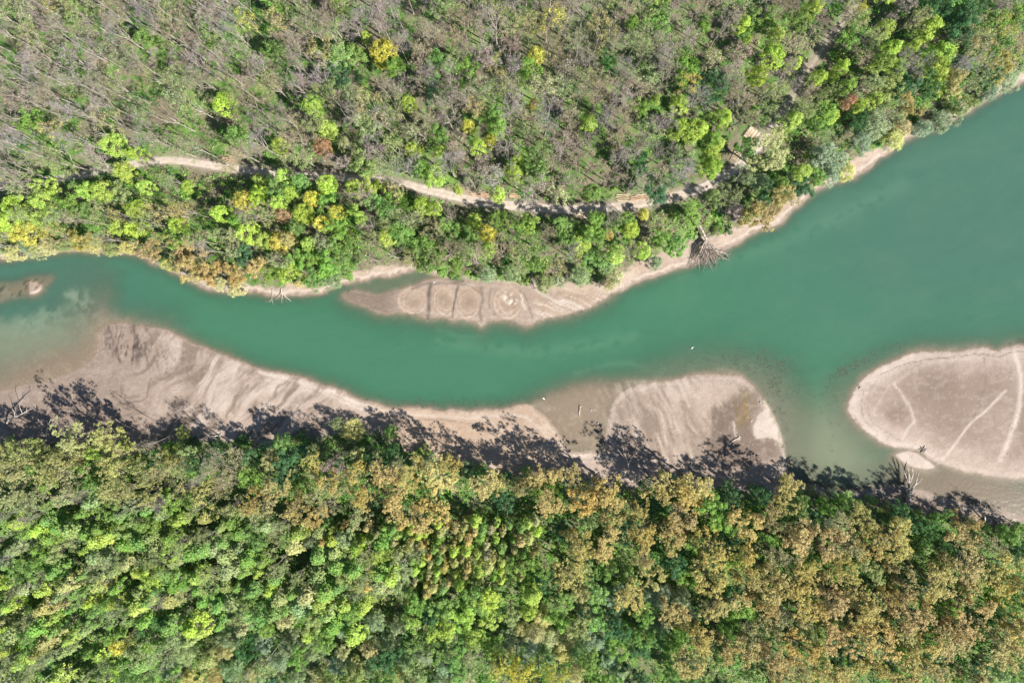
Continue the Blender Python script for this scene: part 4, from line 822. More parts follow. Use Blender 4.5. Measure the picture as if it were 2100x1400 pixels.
def place_tree(t, rng=rt):
    kind, cc, px, py, r, H = t
    zc = H * ZC[kind]; x, y = G(px, py, zc); x, y = float(x), float(y)
    gz = ground_z(x, y)
    if gz < .1:                                # a crown that leans over the water: the foot stands back on the bank
        for s in range(1, 14):
            yy = y + (s * .5 if py < 650 else -s * .5)
            if ground_z(x, yy) > .35: y = yy; gz = ground_z(x, yy); break
        else: return None
    V = TEMPL[kind]; tm, cm, tw, R, H0 = V[VI[kind] % len(V)]; VI[kind] += 1
    rad = r * (CAMZ - zc) / FPX
    o = empty(kind, (x, y, gz - .15), rng.uniform(0, 6.28)); s = rad / R; o.scale = (s, s, H / H0)
    base = np.array(PAL[cc]); j = np.array([rng.uniform(.93, 1.06), rng.uniform(.94, 1.07), rng.uniform(.75, 1.18)]) * rng.uniform(.86, 1.12)
    if kind == 'bare_tree': base = base * .92
    if kind == 'leafy_tree' and cc == 'O': base = base * np.array([.86, .86, .9])
    c = np.clip(base * j, 0, .8)
    tr = link('trunk', tm, parent=o); cr = link('crown', cm, parent=o); cr.color = (*c, 1); tr.color = (*c, 1)
    if tw is not None: q = link('twigs', tw, parent=o); q.color = (.30, .25, .21, 1); q['kind'] = 'stuff'
    noun, cat = NOUN[kind]; size = 'small ' if r < 15 and kind not in ('young_poplar', 'riverside_bush', 'poplar_sapling') else ('large ' if r > 33 else '')
    word = WORD[cc] if not (kind == 'poplar_tree' and cc == 'Y') else 'yellow-olive'
    if kind in ('maple_tree', 'leafy_tree') and cc == 'O': word = 'orange'
    tag(o, None, cat, GROUP[kind]); WAIT.append((o, size, word, noun, px, py))
    return o
for i, t in enumerate(TREES):
    if i in DROP: continue
    place_tree(t)

# every tree is named from the nearest thing one can find in the photo, by the hour of a clock face laid over it
LAND = [(325, 30, 'the longest wheel track'), (198, 150, 'the middle wheel track'), (60, 110, 'the outermost wheel track'), (510, 45, 'the yellow corner-wood tree'), (700, 115, 'the big upper green crown'),
 (790, 112, 'the big yellow tree'), (1100, 115, 'the small yellow tree'), (232, 296, 'the lime pair over the road'), (655, 303, 'the rust tree by the road'), (475, 320, 'the roadside brush pile'),
 (1015, 248, 'the tall bright green tree'), (1245, 130, 'the upper dark green tree'), (1207, 253, 'the lone upper lime tree'), (1054, 350, 'the little lime tree pair'), (870, 352, 'the roadside lime clump'),
 (1330, 405, 'the long roadside poles'), (990, 400, 'the reddish roadside logs'), (1395, 240, 'the stacked lime pair'), (1480, 243, 'the lime crown by the logs'), (1536, 279, 'the log stack'),
 (1552, 155, 'the round lime tree'), (1670, 18, 'the road-top lime tree'), (1680, 110, 'the shaded upper road'), (1920, 105, 'the brightest lime cluster'), (1739, 208, 'the rust bank tree'),
 (1582, 320, 'the big olive poplar'), (1790, 260, 'the dark bank willows'), (1708, 372, 'the bank-corner willow'), (1930, 250, 'the overhanging willow'), (2040, 190, 'the far end of the beach'),
 (1460, 510, 'the fallen tree'), (1317, 513, 'the round lime bush'), (1232, 560, 'the dark spit thicket'), (1040, 590, 'the speckled spit mound'), (860, 560, 'the lagoon head'), (600, 600, 'the waterlogged branches'),
 (385, 535, 'the waterside orange crowns'), (262, 518, 'the yellow willow pair'), (98, 530, 'the shoal-side pale willow'), (30, 430, 'the edge lime crowns'), (210, 392, 'the lime pair under the road'), (580, 440, 'the lower rust crown'),
 (690, 530, 'the beachside green crowns'), (1190, 480, 'the wide green crowns'), (762, 380, 'the side track junction'), (860, 490, 'the lagoon green crown'),
 (30, 850, 'the pale beach snag'), (365, 912, 'the beach-end lime bush'), (722, 885, 'the pale beach tree'), (998, 996, 'the lone round poplar'), (1292, 965, 'the grey sand snag'), (1540, 1070, 'the bar-tip orange poplar'),
 (1865, 990, 'the channel dead tree'), (2018, 1048, 'the thin white snag'), (1520, 1190, 'the dark poplar clearing'), (1092, 1225, 'the lower bright lime tree'), (1225, 1272, 'the bare earth clearing'), (1160, 1182, 'the lone orange crown'),
 (248, 1320, 'the lower yellow tree'), (350, 1208, 'the long white stem'), (205, 985, 'the forked white stem'), (110, 1060, 'the small brush hollow'), (920, 1225, 'the black sapling gap'), (800, 1000, 'the first orange poplars'), (945, 1195, 'the round lower lime crown'),
 (430, 1350, 'the pale willow cluster'), (1130, 1310, 'the clearing-side pale willows'), (1600, 1110, 'the orange poplar row'), (1900, 1110, 'the snag-side poplars'), (1750, 1250, 'the densest orange crowns'), (1980, 1240, 'the edge orange crowns'),
 (1500, 1340, 'the green poplar gap'), (1880, 1320, 'the bottom-corner poplars'), (610, 1035, 'the orange crown pair'), (1040, 1370, 'the yellow-olive poplars'), (600, 1320, 'the grey willow belt'), (740, 1340, 'the pale belt crown'),
 (60, 1240, 'the plantation notch'), (1400, 1180, 'the hollow-side poplars'), (160, 1200, 'the streaked plantation middle'), (500, 1120, 'the plantation hollow')]
LAND = [(x, y, n.replace('left of ', 'west of ')) for x, y, n in LAND]
HOUR = ['twelve', 'one', 'two', 'three', 'four', 'five', 'six', 'seven', 'eight', 'nine', 'ten', 'eleven']
ORD = ['', ', second out', ', third out', ', fourth out', ', fifth out', ', sixth out', ', seventh out', ', eighth out']
slots = {}
for rec in WAIT:
    o, size, word, noun, px, py = rec
    lx, ly, n = min(LAND, key=lambda l: (l[0] - px) ** 2 + (l[1] - py) ** 2); d = math.hypot(px - lx, py - ly)
    if d < 14: where = 'standing at'
    else: where = HOUR[int(round(math.degrees(math.atan2(px - lx, ly - py)) / 30)) % 12] + " o'clock from"
    noun = noun.replace('spreading poplar in catkin', 'poplar').replace('round-crowned tree', 'round tree').replace('slim young poplar', 'slim poplar').replace('narrow poplar sapling', 'narrow sapling')
    word = word.replace('leafless grey', 'bare grey').replace('leafless brown', 'bare brown')
    slots.setdefault((size + word + ' ' + noun, where, n), []).append((d, rec))
for (look, where, n), lst in slots.items():
    lst.sort(key=lambda q: q[0])
    for k, (d, rec) in enumerate(lst): rec[0]['label'] = f"{look} {where} {n}{ORD[min(k, 7)]}"
# ================================================================== undergrowth: everything low that nobody could count
def undergrowth():
    rs = np.random.RandomState(5); n = 56000
    bx = rs.uniform(-166, 166, n); by = rs.uniform(-132, 92, n)
    px, py = P(bx, by, 1.0); m = (px > -60) & (px < 2160) & (py > -60) & (py < 1460)
    bx, by, px, py = bx[m], by[m], px[m], py[m]
    f = gfield(FOREST_F, bx, by); rd = gfield(ROAD_D, bx, by); z = gfield(HH2, bx, by)
    south = py > 700
    dn = fbm(px / 34, py / 34, 601, 3) * .65 + fbm(px / 11, py / 11, 605, 2) * .35
    ul = (~south) & (px < 720) & (py < 330)
    upper = (~south) & ~ul & (py < np.interp(px, road_line[:, 0], road_line[:, 1]))
    prob = np.where(south, .95, np.where(ul, sst(.42, .62, dn) * .85, np.where(upper, sst(.42, .6, dn) * .8, .8)))
    clear = np.maximum(np.exp(-ell(px, py, 1225, 1272, 30, 20, 30) ** 4), np.exp(-ell(px, py, 1530, 290, 30, 50, 35) ** 4))
    gap = np.zeros(len(bx))
    for ex, ey, ea, eb in KEEP_OPEN[10:]: gap = np.maximum(gap, np.exp(-ell(px, py, ex, ey, ea, eb) ** 4))
    prob = prob * (1 - .55 * gap)
    k = (rs.rand(len(bx)) < prob * (1 - clear)) & (f > .8) & (rd > 17) & (z > .3)
    bx, by, px, py, f, z, south, ul, upper, dn = [q[k] for q in (bx, by, px, py, f, z, south, ul, upper, dn)]
    nb = len(bx); hgt = np.where(south, rs.uniform(.6, 5.5, nb), np.where(ul | upper, rs.uniform(.2, 1.6, nb), rs.uniform(.4, 4.0, nb))) * np.clip(.4 + f / 8, 0, 1)
    rad = rs.uniform(.6, 1.5, nb) * np.where(south, 1.2, 1.0)
    pal = np.array([PAL['G'], PAL['D'], PAL['K'], PAL['L'], (.30, .25, .20), PAL['T']]) * np.array([.8, .95, .85, .7, .9, .75])[:, None]
    pal[0] = (.16, .35, .06)
    cn = fbm(px / 45, py / 45, 611, 3) + rs.normal(size=nb) * .09
    ci = np.select([cn < .38, cn < .47, cn < .55, cn < .60, cn < .67], [1, 0, 0, 3, 2], 4)
    ci = np.where((ul | upper) & (cn > .5), np.where(rs.rand(nb) < .6, 4, 2), ci); ci = np.where(south & (ci == 4), 0, ci); ci = np.where(rs.rand(nb) < .08, 5, ci)
    per = 10; c = np.repeat(np.stack([bx, by, z], 1), per, 0); r = np.repeat(rad, per); h = np.repeat(hgt, per)
    d = rs.normal(size=c.shape); d /= np.linalg.norm(d, axis=1, keepdims=True); d[:, 2] = np.abs(d[:, 2])
    off = d * r[:, None] * rs.uniform(.3, 1, len(r))[:, None] ** .6; off[:, 2] = d[:, 2] * h * rs.uniform(.3, 1, len(r)) + .08
    nrm = d + rs.normal(size=c.shape) * .4; nrm[:, 2] += .6
    V, F = leaves(c + off, nrm, rs.uniform(.28, .62, len(c)), rs, aspect=.75)
    col = np.repeat(np.repeat(pal[ci] * rs.uniform(.75, 1.25, (nb, 1)), per, 0) * rs.uniform(.8, 1.2, (len(c), 1)), 4, 0)
    me = make_mesh('undergrowth', V, F); vattr(me, 'tone', np.clip(col, 0, .8), 'COLOR')
    m_, nt, p = mat_new('undergrowth_leaf'); at = nt.nodes.new('ShaderNodeAttribute'); at.attribute_name = 'tone'
    nt.links.new(at.outputs['Color'], p.inputs['Base Color']); p.inputs['Roughness'].default_value = .65; p.inputs['Specular IOR Level'].default_value = .2
    tr = nt.nodes.new('ShaderNodeBsdfTranslucent'); nt.links.new(at.outputs['Color'], tr.inputs[0]); mx = nt.nodes.new('ShaderNodeMixShader'); mx.inputs[0].default_value = .3
    nt.links.new(p.outputs[0], mx.inputs[1]); nt.links.new(tr.outputs[0], mx.inputs[2]); nt.links.new(mx.outputs[0], nt.nodes['Material Output'].inputs[0])
    tag(link('undergrowth', me, m_), 'low green and brown undergrowth covering the forest floor', kind='stuff')
undergrowth()

# ================================================================== waterweed in the shallows
def waterweed():
    rs = np.random.RandomState(9); pts = []
    def blob(cx, cy, rx, ry, ang, n):
        c, s = math.cos(math.radians(ang)), math.sin(math.radians(ang))
        for _ in range(n):
            a, b = rs.normal() * rx, rs.normal() * ry; pts.append((cx + a * c - b * s, cy + a * s + b * c))
    blob(1585, 742, 26, 12, 15, 90); blob(1560, 748, 45, 12, 5, 60); blob(1480, 735, 50, 12, 0, 30); blob(1590, 790, 10, 26, 0, 40); blob(1603, 850, 7, 30, 0, 30); blob(1583, 783, 6, 5, 0, 16)
    blob(1755, 747, 30, 5, -28, 110); blob(1722, 765, 12, 6, -20, 36); blob(1830, 712, 30, 4, -18, 30); blob(1705, 808, 14, 14, 0, 26); blob(1700, 880, 16, 50, 0, 16); blob(1640, 800, 20, 30, 0, 20); blob(2095, 700, 14, 3, -14, 30)
    blob(930, 824, 90, 5, 0, 70); blob(1060, 820, 40, 6, -15, 40); blob(770, 612, 40, 6, 10, 30); blob(850, 830, 40, 3, 5, 20); blob(1430, 510, 60, 6, -22, 24); blob(1200, 640, 40, 4, -18, 16)
    x, y = G(np.array([p_[0] for p_ in pts]), np.array([p_[1] for p_ in pts])); k = gfield(HH2, x, y) < -.04; x, y = x[k], y[k]; n = len(x)
    c = np.repeat(np.stack([x, y, np.full(n, .012)], 1), 6, 0); c[:, :2] += rs.normal(size=(6 * n, 2)) * .3; c[:, 2] += rs.uniform(0, .03, 6 * n)
    nr = np.tile([[0, 0, 1.]], (6 * n, 1)) + rs.normal(size=(6 * n, 3)) * .12
    V, F = leaves(c, nr, rs.uniform(.12, .48, 6 * n), rs, aspect=.3, along=np.tile([[.75, .6, 0]], (6 * n, 1)))
    me = make_mesh('waterweed', V, F); m_ = leaf_material('waterweed', (.075, .095, .065), trans=.1)
    tag(link('waterweed', me, m_), 'dark tufts of waterweed in the shallows', kind='stuff')
waterweed()

# ================================================================== dead trees, drawn limb by limb: (photo x, photo y, height) along each limb
def limb_mesh(limbs, sides=7, wob=.03, seed=0):
    rs = np.random.RandomState(seed); segs = []
    for pts, r0, r1 in limbs:
        W = [np.array([*map(float, G(x, y, z)), z]) for x, y, z in pts]; Q = []
        for i in range(len(W) - 1):
            a = W[max(i - 1, 0)]; b = W[i]; c = W[i + 1]; d = W[min(i + 2, len(W) - 1)]
            for k in range(3):
                t = k / 3; Q.append(.5 * ((2 * b) + (-a + c) * t + (2 * a - 5 * b + 4 * c - d) * t * t + (-a + 3 * b - 3 * c + d) * t ** 3) + rs.normal(size=3) * wob)
        Q.append(W[-1]); n = len(Q) - 1
        for i in range(n): segs.append((Q[i], Q[i + 1], r0 + (r1 - r0) * i / n, r0 + (r1 - r0) * (i + 1) / n))
    return tubes(segs, sides), segs
def dead_tree(name, label, cat, trunk, limbs, twigs=8, seed=1, mat=None, tw_len=1.0):
    mat = mat or BARK_DEAD; x, y = map(float, G(trunk[0][0][0], trunk[0][0][1], trunk[0][0][2])); gz = min(ground_z(x, y), trunk[0][0][2])
    o = empty(name, (x, y, gz)); tag(o, label, cat)
    def sub(nm, VF):
        V, F = VF; V = V - np.array([x, y, gz]); me = make_mesh(nm, V, F, True); link(nm, me, mat, o)
    sub('trunk', limb_mesh([trunk], 8, .04, seed)[0]); rs = np.random.RandomState(seed); tws = []
    for i, l in enumerate(limbs):
        VF, segs = limb_mesh([l], 6, .05, seed + i); sub('limb', VF)
        for a, b, r0, r1 in segs[1:]:
            for _ in range(rs.poisson(twigs / 8)):
                d = (b - a) / (np.linalg.norm(b - a) + 1e-6) + rs.normal(size=3) * .6; d /= np.linalg.norm(d); L = tw_len * rs.uniform(.4, 1.3)
                e = b + d * L; tws.append((b, e, max(r1 * .5, .022), .015)); g = d + rs.normal(size=3) * .5; tws.append((e, e + g / np.linalg.norm(g) * L * .6, .018, .010))
    if tws: sub('twigs', tubes(tws, 3)); o.children[-1]['kind'] = 'stuff'
    return o
dead_tree('dead_tree', 'grey dead tree with forked bare limbs leaning over the side channel', 'dead tree', ([(1862, 1029, 0.70), (1864, 1018, 1.27), (1866, 1008, 1.81)], 0.84, 0.66),
  [([(1866, 1008, 1.81), (1864, 994, 2.44), (1868, 984, 2.89), (1872, 972, 3.34), (1870, 958, 3.79)], 0.46, 0.12), ([(1864, 994, 2.44), (1858, 977, 3.04), (1853, 964, 3.49)], 0.32, 0.09), ([(1864, 992, 2.53), (1864, 975, 3.13), (1863, 952, 3.79)], 0.30, 0.08),
   ([(1866, 1008, 1.81), (1871, 1001, 2.11), (1878, 992, 2.47), (1886, 986, 2.77), (1891, 980, 3.01)], 0.41, 0.09), ([(1865, 1006, 1.93), (1858, 999, 2.17), (1852, 995, 2.35), (1843, 995, 2.59)], 0.32, 0.08), ([(1878, 992, 2.47), (1881, 976, 3.01), (1888, 963, 3.49)], 0.27, 0.08),
   ([(1868, 984, 2.89), (1863, 966, 3.37), (1858, 952, 3.79)], 0.15, 0.04), ([(1881, 976, 3.01), (1877, 962, 3.49)], 0.11, 0.03), ([(1853, 975, 3.07), (1851, 966, 3.37)], 0.09, 0.03)], 3, 3, bark_material('bark_weathered', (.22, .19, .165), (.50, .45, .40)))
dead_tree('dead_tree', 'thin white snag with a twin stem in the shade of the channel bank', 'dead tree', ([(2020, 1066, 1.2), (2020, 1055, 3), (2019, 1046, 4.6)], .2, .13),
  [([(2019, 1046, 4.6), (2021, 1038, 6), (2026, 1030, 7.4)], .1, .03), ([(2020, 1058, 2.6), (2029, 1050, 4), (2034, 1044, 5), (2040, 1040, 6)], .1, .03), ([(2013, 1059, 1.2), (2013, 1048, 3), (2012, 1036, 5)], .12, .06), ([(2012, 1036, 5), (2010, 1024, 7)], .06, .02)], 8, 5)
dead_tree('dead_tree', 'grey leafless snag leaning out over the shaded sand', 'dead tree', ([(1296, 986, .7), (1294, 979, 2), (1292, 973, 3.2)], .28, .2),
  [([(1292, 973, 3.2), (1283, 968, 4.4), (1277, 965, 5.2), (1272, 964, 5.8)], .15, .03), ([(1292, 974, 3), (1290, 966, 4.6), (1288.6, 953, 6.4), (1285, 940, 8), (1281, 929, 9.4), (1278, 918, 10.6)], .16, .03), ([(1288.6, 953, 6.4), (1295, 940, 8), (1301, 930, 9)], .09, .02),
   ([(1283, 968, 4.4), (1280, 977, 4.4), (1279, 981, 4.6)], .07, .02), ([(1285, 940, 8), (1276, 932, 9), (1266, 920, 10)], .08, .02), ([(1301, 985, .8), (1312, 966, 3.5), (1322, 950, 6)], .14, .03)], 8, 7)
dead_tree('dead_tree', 'pale twisted snag leaning over the dark tree shadows on the beach', 'dead tree', ([(14, 868, 1.0), (18, 861, 3), (31, 855, 5)], .3, .22),
  [([(31, 855, 5), (46, 848, 6.4), (59, 841, 7.8), (72, 836, 9)], .2, .04), ([(72, 836, 9), (72, 828, 10)], .06, .02), ([(31, 855, 5), (30, 848, 6), (25, 838, 7.2)], .12, .03), ([(18, 861, 3), (14, 854, 4.4)], .1, .03), ([(46, 848, 6.4), (40, 833, 8), (43, 826, 9)], .08, .02), ([(54, 846, 7), (56, 834, 8.2)], .08, .02)], 9, 9)
dead_tree('dead_tree', 'short forked grey snag on the pale bank behind the beach shadows', 'dead tree', ([(94, 893, .8), (97, 882, 2.6), (100, 872, 4.4)], .22, .14),
  [([(100, 872, 4.4), (102, 864, 5.6), (106, 858, 6.6)], .12, .03), ([(99, 875, 4), (96, 863, 5.6)], .08, .02), ([(97, 882, 2.6), (88, 869, 4.5), (80, 874, 5)], .08, .02), ([(100, 872, 4.4), (112, 866, 5.6), (118, 857, 7)], .08, .02)], 9, 11)
fl = []
rsf = np.random.RandomState(21)
for a in np.linspace(-42, 66, 22):
    L = rsf.uniform(36, 54); bx, by = 1449 + 4 * math.sin(math.radians(a)), 500; ex = bx + L * math.sin(math.radians(a)); ey = by + L * math.cos(math.radians(a)) * .98
    fl.append(([(1448, 490, 2.6), (bx + L * .3 * math.sin(math.radians(a * 1.3)), by + L * .25, 2.2 + rsf.uniform(-.5, 1)), ((bx + ex) / 2 + rsf.normal() * 5, (by + ey) / 2 + 4, 1.6 + rsf.uniform(-.4, 1)), (ex, ey, rsf.uniform(.1, .9))], rsf.uniform(.12, .26), .04))
fl += [([(1447, 492, 2.6), (1443, 510, 2.2), (1440, 522, 1.6), (1444, 532, .8)], .28, .07), ([(1449, 492, 2.6), (1457, 505, 2.2), (1461, 515, 1.8), (1466, 528, 1)], .26, .07), ([(1448, 487, 2.8), (1460, 485, 2.6), (1467, 480, 3)], .1, .02), ([(1449, 489, 2.8), (1462, 490, 2.4), (1472, 487, 2.4)], .1, .02),
       ([(1442, 500, 2.4), (1433, 505, 2), (1430, 514, 1.6), (1435, 524, 1)], .1, .03), ([(1440, 496, 2.4), (1428, 505, 1.6), (1424, 514, 1.2)], .08, .02)]
dead_tree('fallen_tree', 'grey bare tree fallen down the beach with its crown fanned into the water', 'fallen tree', ([(1434, 463, 3.2), (1439, 472, 3.2), (1445, 483, 3.0), (1448, 490, 2.6)], .42, .34), fl, 44, 23, bark_material('bark_fallen', (.22, .18, .15), (.46, .40, .35)), 1.1)
dead_tree('driftwood_branch', 'tangled dead branches lying in the water below the pale yellow bush', 'driftwood', ([(577, 592, .8), (577, 599, .9), (580, 605, .6)], .14, .1),
  [([(577, 599, .9), (584, 606, .7), (590, 612, .3), (596, 618, .1)], .12, .04), ([(577, 600, .8), (571, 608, .4), (565, 613, .1)], .08, .03), ([(579, 604, .7), (578, 613, .4), (578, 619, .1)], .08, .03), ([(582, 604, .7), (585, 612, .3)], .07, .03),
   ([(560, 592, .8), (558, 602, .5), (557, 613, .25), (552, 620, .08)], .09, .03), ([(557, 613, .25), (560, 622, .1)], .05, .03), ([(557, 616, .2), (550, 617, .1)], .05, .02), ([(570, 588, 1), (576, 594, .9), (584, 590, 1)], .06, .02)], 8, 31)
dead_tree('driftwood_log', 'bent pale driftwood log lying on the dark mud of the bar', 'driftwood', ([(1517, 896.5, .55), (1512, 899, .45), (1504, 903, .42)], .26, .2),
  [([(1504, 903, .42), (1500, 906.5, .36), (1497, 910, .34), (1489, 911, .22)], .18, .07), ([(1517, 896.5, .6), (1515, 892, 1.1)], .12, .05), ([(1516, 896, .55), (1521, 895, .8)], .09, .04)], 3, 33)
dead_tree('driftwood_log', 'upright pale stick standing in the brown shallow pool', 'driftwood', ([(1187.4, 852, .02), (1188.4, 845, .22), (1189.6, 836, .4)], .13, .1),
  [([(1189.6, 836, .4), (1189.8, 831, .55)], .09, .04), ([(1189, 840, .35), (1192, 843, .3)], .10, .06), ([(1189.6, 836, .4), (1193, 833, .4), (1195, 831.6, .3)], .08, .04)], 2, 35)
dead_tree('driftwood_log', 'short dark branch just breaking the surface of the brown pool', 'driftwood', ([(1211, 844, -.02), (1212, 840, .12), (1214, 839, .14)], .10, .08), [([(1215, 841, .06), (1218, 840, .14), (1220, 842, .04)], .09, .05)], 2, 37)
dead_tree('driftwood_log', 'pale broken log on the shadowed bank above the lime bush', 'driftwood', ([(433, 894, 1.0), (441, 893.5, 1.1), (452, 892, 1.1)], .24, .18), [([(433, 894, 1.0), (430, 891, 1.5)], .12, .05), ([(452, 892, 1.1), (455, 888, 1.6)], .1, .04), ([(446, 893, 1.1), (449, 896, 1.2)], .08, .04)], 4, 39)
dead_tree('driftwood_log', 'small dark stick at the outer edge of the bar', 'driftwood', ([(1558, 826, .25), (1560, 825, .35), (1562, 826, .25)], .14, .1), [([(1560, 825, .35), (1561, 822, .6)], .07, .03)], 1, 41)
dead_tree('driftwood_log', 'dark waterlogged stick on the inner rim of the island', 'driftwood', ([(1762, 797, .2), (1765, 795, .35), (1768, 793, .3)], .13, .09), [([(1765, 795, .35), (1764, 791, .55)], .07, .03)], 1, 43)

# root stump washed up on the island
def stump():
    cx, cy = map(float, G(1893, 921)); gz = ground_z(cx, cy); rs = np.random.RandomState(3)
    o = empty('root_stump', (cx, cy, gz)); tag(o, 'grey root stump half buried in the sand at the island edge', 'stump')
    n, rings = 18, 6; V = []
    for j in range(rings):
        for i in range(n):
            a = 2 * math.pi * i / n; r = [.95, .8, .62, .6, .45, .2][j] * (1 + .22 * math.sin(3 * a + j) + rs.normal() * .07); V.append((math.cos(a) * r, math.sin(a) * r, [-.1, .12, .3, .5, .58, .42][j] + rs.normal() * .03))
    F = [[j * n + i, j * n + (i + 1) % n, (j + 1) * n + (i + 1) % n, (j + 1) * n + i] for j in range(rings - 1) for i in range(n)]
    F.append([(rings - 1) * n + k for k in (0, 4, 9, 13)])
    link('stump_wood', make_mesh('stump_wood', np.array(V), np.array(F), True), BARK_DARK, o)
    for k in range(6):
        a = k * 1.05 + rs.uniform(-.2, .2); p_ = [np.array([math.cos(a) * .6, math.sin(a) * .6, .3]), np.array([math.cos(a) * 1.1, math.sin(a) * 1.1, .3]), np.array([math.cos(a + .2) * 1.55, math.sin(a + .2) * 1.55, .02])]
        V2, F2 = tubes([(p_[0], p_[1], .14, .10), (p_[1], p_[2], .10, .04)], 6); link('root', make_mesh('root', V2, F2, True), BARK_DEAD, o)
stump()

# ================================================================== felled logs
LOG_BARK = bark_material('log_wood', (.42, .33, .24), (.66, .56, .43), 2.5)
LOG_RED = bark_material('log_wood_red', (.36, .22, .15), (.58, .42, .30), 2.5)
LOG_END = bark_material('log_cut_end', (.62, .48, .32), (.74, .60, .44), 6)
log_n = 0
def log_piece(a, b, r, z, label, group, mat=LOG_BARK, r2=None):
    """one felled log from photo point a to photo point b: bark body and two cut ends"""
    global log_n
    log_n += 1; rs = np.random.RandomState(900 + log_n); ax, ay = map(float, G(*a)); bx, by = map(float, G(*b)); gz = max(ground_z(ax, ay), ground_z(bx, by), ground_z((ax + bx) / 2, (ay + by) / 2)) + z + r
    L = math.hypot(bx - ax, by - ay); o = empty('felled_log', (ax, ay, gz), math.atan2(by - ay, bx - ax)); r2 = r2 or r * .82
    n, k = 10, 5; V = []; cx = rs.normal(size=(k + 1, 2)) * L * .004
    for j in range(k + 1):
        rr = r + (r2 - r) * j / k
        for i in range(n):
            t = 2 * math.pi * i / n; q = rr * (1 + rs.normal() * .04); V.append((L * j / k, cx[j, 0] + math.cos(t) * q, cx[j, 1] * .3 + math.sin(t) * q))
    F = [[j * n + i, j * n + (i + 1) % n, (j + 1) * n + (i + 1) % n, (j + 1) * n + i] for j in range(k) for i in range(n)]
    link('log_body', make_mesh('log_body', np.array(V), np.array(F), True), mat, o)
    for j, dx in ((0, -.004), (k, .004)):
        E = np.array(V[j * n:(j + 1) * n]) * [1, .96, .96] + [dx, 0, 0]; m = E.mean(0)
        Fv = [[i, (i + 1) % n, n, n] for i in range(n)]
        me = bpy.data.meshes.new('cut_end'); me.from_pydata([tuple(v) for v in E] + [tuple(m)], [], [(i, (i + 1) % n, n) for i in range(n)]); me.update(); link('cut_end', me, LOG_END, o)
    tag(o, label, 'log', group); return o
NTH = ['first', 'second', 'third', 'fourth', 'fifth', 'sixth', 'seventh', 'eighth', 'ninth', 'tenth', 'eleventh', 'twelfth', 'thirteenth']
for i in range(11):
    t = i / 10; sh = rt.uniform(-1.2, 1.2); a = (1534.5 + 18.5 * t - sh * .5, 263 + 13 * t + sh * .8); b = (1519 + 18 * t - sh * .5, 284 + 12 * t + sh * .8 + (4 if i in (5, 6) else 0))
    log_piece(a, b, rt.uniform(.13, .18), rt.uniform(.28, .36) if i % 3 else .46, f"pale log of the large stack, {NTH[i]} counted from its upper end", 'logs of the large stack')
for k, (a, b) in enumerate((((1530, 271), (1553, 284)), ((1520, 283), (1539, 292)))):
    log_piece(a, b, .13, 0, f"{['upper', 'lower'][k]} cross pole lying under the logs of the large stack", 'bearer poles', LOG_RED)
for i in range(6):
    t = i / 5; log_piece((1503 + 12 * t, 311 + 6 * t), (1494 + 12 * t, 329 + 6 * t), .12, .1, f"thin log of the small stack by the road, {NTH[i]} counted from the west", 'logs of the small stack')
rows = [((1262, 402), (1288, 400)), ((1260, 406), (1288, 403)), ((1262, 411), (1287, 408)), ((1264, 414), (1286, 413)), ((1290, 407), (1341, 398)), ((1291, 410), (1343, 402)), ((1300, 403), (1338, 396.5)), ((1302, 412), (1342, 405)), ((1288, 413), (1318, 409)), ((1312, 401), (1335, 398))]
for i, (a, b) in enumerate(rows):
    log_piece(a, b, rt.uniform(.11, .16), rt.uniform(0, .1), f"long thin pole beside the road, {NTH[i]} of the row counted from the west", 'long poles beside the road', LOG_RED if i % 3 else LOG_BARK)
for i, (a, b) in enumerate([((1178, 438), (1203, 438.5)), ((1182, 441), (1208, 442.5)), ((1188, 444), (1212, 446)), ((1195, 447), (1214, 449))]):
    log_piece(a, b, rt.uniform(.15, .2), 0, f"pale log in the road shade, {NTH[i]} counted from the road down", 'pale logs below the road')
for i, (a, b) in enumerate([((965, 399), (1004, 403)), ((968, 402), (1006, 406)), ((980, 397), (1003, 400)), ((1044, 402), (1066, 404)), ((1045, 405), (1068, 407)), ((1046, 399), (1062, 400.5))]):
    log_piece(a, b, rt.uniform(.13, .2), 0, f"reddish log on the road verge by the lime bush, {NTH[i]} counted from the west", 'reddish logs on the road verge', LOG_RED)
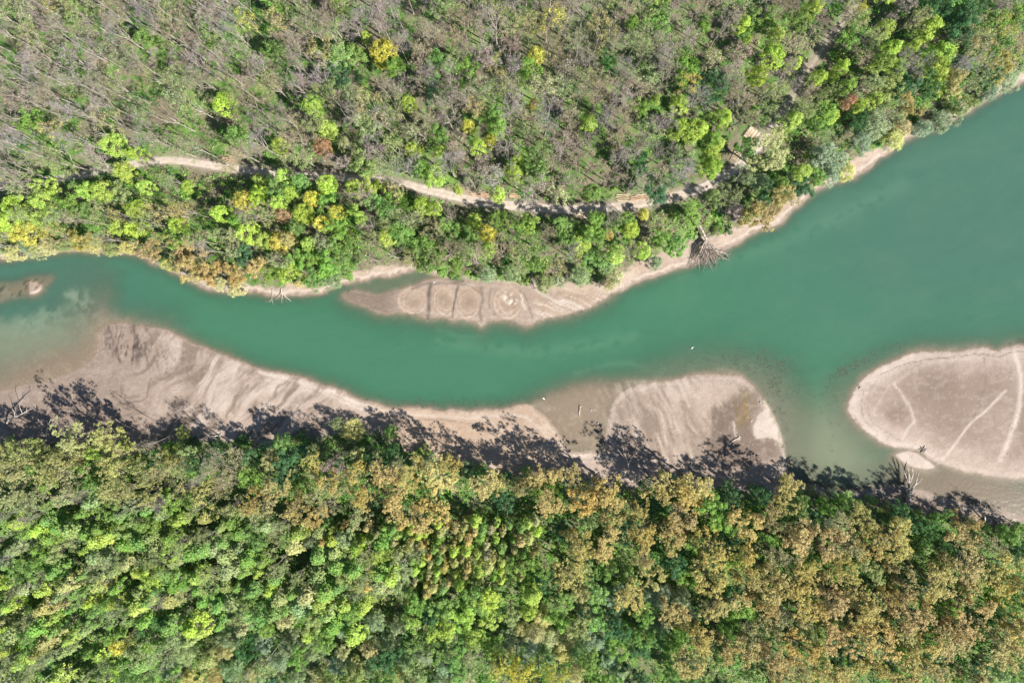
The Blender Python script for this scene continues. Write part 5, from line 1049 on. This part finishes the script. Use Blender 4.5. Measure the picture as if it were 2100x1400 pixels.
for i in range(9):
    a0 = math.radians(rt.uniform(-50, 60)); cx, cy = 478 + rt.uniform(-9, 9), 329 + rt.uniform(-8, 8); L = rt.uniform(5, 9)
    log_piece((cx - L * math.cos(a0), cy - L * math.sin(a0)), (cx + L * math.cos(a0), cy + L * math.sin(a0)), .09, .05 * i, f"brown stick of the brush pile above the road, {NTH[i]} from its base", 'sticks of the brush pile', LOG_RED)

# ================================================================== white birds on the water and the mud
BIRD = bark_material('bird_plumage', (.70, .69, .66), (.84, .84, .82), 3); BEAK = bark_material('bird_bill', (.45, .25, .05), (.55, .32, .06), 3)
def bird(px, py, rz, label, size=1.0):
    x, y = map(float, G(px, py)); z = max(ground_z(x, y), 0.0); o = empty('white_bird', (x, y, z), rz); tag(o, label, 'bird')
    prof = [(-.42, .02, .16), (-.34, .07, .15), (-.2, .14, .13), (0, .18, .12), (.16, .15, .13), (.27, .09, .18), (.32, .055, .28), (.34, .045, .38), (.37, .05, .44), (.43, .055, .46), (.49, .03, .45), (.51, .01, .44)]
    n = 10; V = []
    for cx, r, cz in prof:
        for i in range(n):
            t = 2 * math.pi * i / n; V.append((cx + (math.sin(t) * r * .5 if cz > .2 and cx < .4 else 0), math.cos(t) * r, cz + math.sin(t) * r * .8))
    F = [[j * n + i, j * n + (i + 1) % n, (j + 1) * n + (i + 1) % n, (j + 1) * n + i] for j in range(len(prof) - 1) for i in range(n)]
    b = link('body', make_mesh('body', np.array(V) * size, np.array(F), True), BIRD, o)
    V2, F2 = tubes([(np.array([.49, 0, .45]) * size, np.array([.62, 0, .42]) * size, .022 * size, .006)], 6); link('bill', make_mesh('bill', V2, F2, True), BEAK, o)
    for s in (-1, 1):
        W = np.array([(-.38, .03, .2), (-.1, .17, .2), (.14, .15, .18), (.1, .06, .27), (-.15, .08, .27), (-.38, .01, .23)]) * [1, s, 1] * size
        me = bpy.data.meshes.new('wing'); me.from_pydata([tuple(v) for v in W], [], [(0, 1, 4, 5), (1, 2, 3, 4)]); me.update(); link('wing', me, BIRD, o)
bird(1419, 713, .6, 'white bird swimming alone in midstream', 1.15); bird(1115, 817, 2.5, 'white bird on the edge of the brown shallows', 1.1)
bird(1226, 868, 1.2, 'white bird standing in the brown pool', .9); bird(1541, 862, 4.0, 'white bird on the olive-brown mud of the bar', .8); bird(890, 579, 0.2, 'white bird in the lagoon behind the spit', .8)
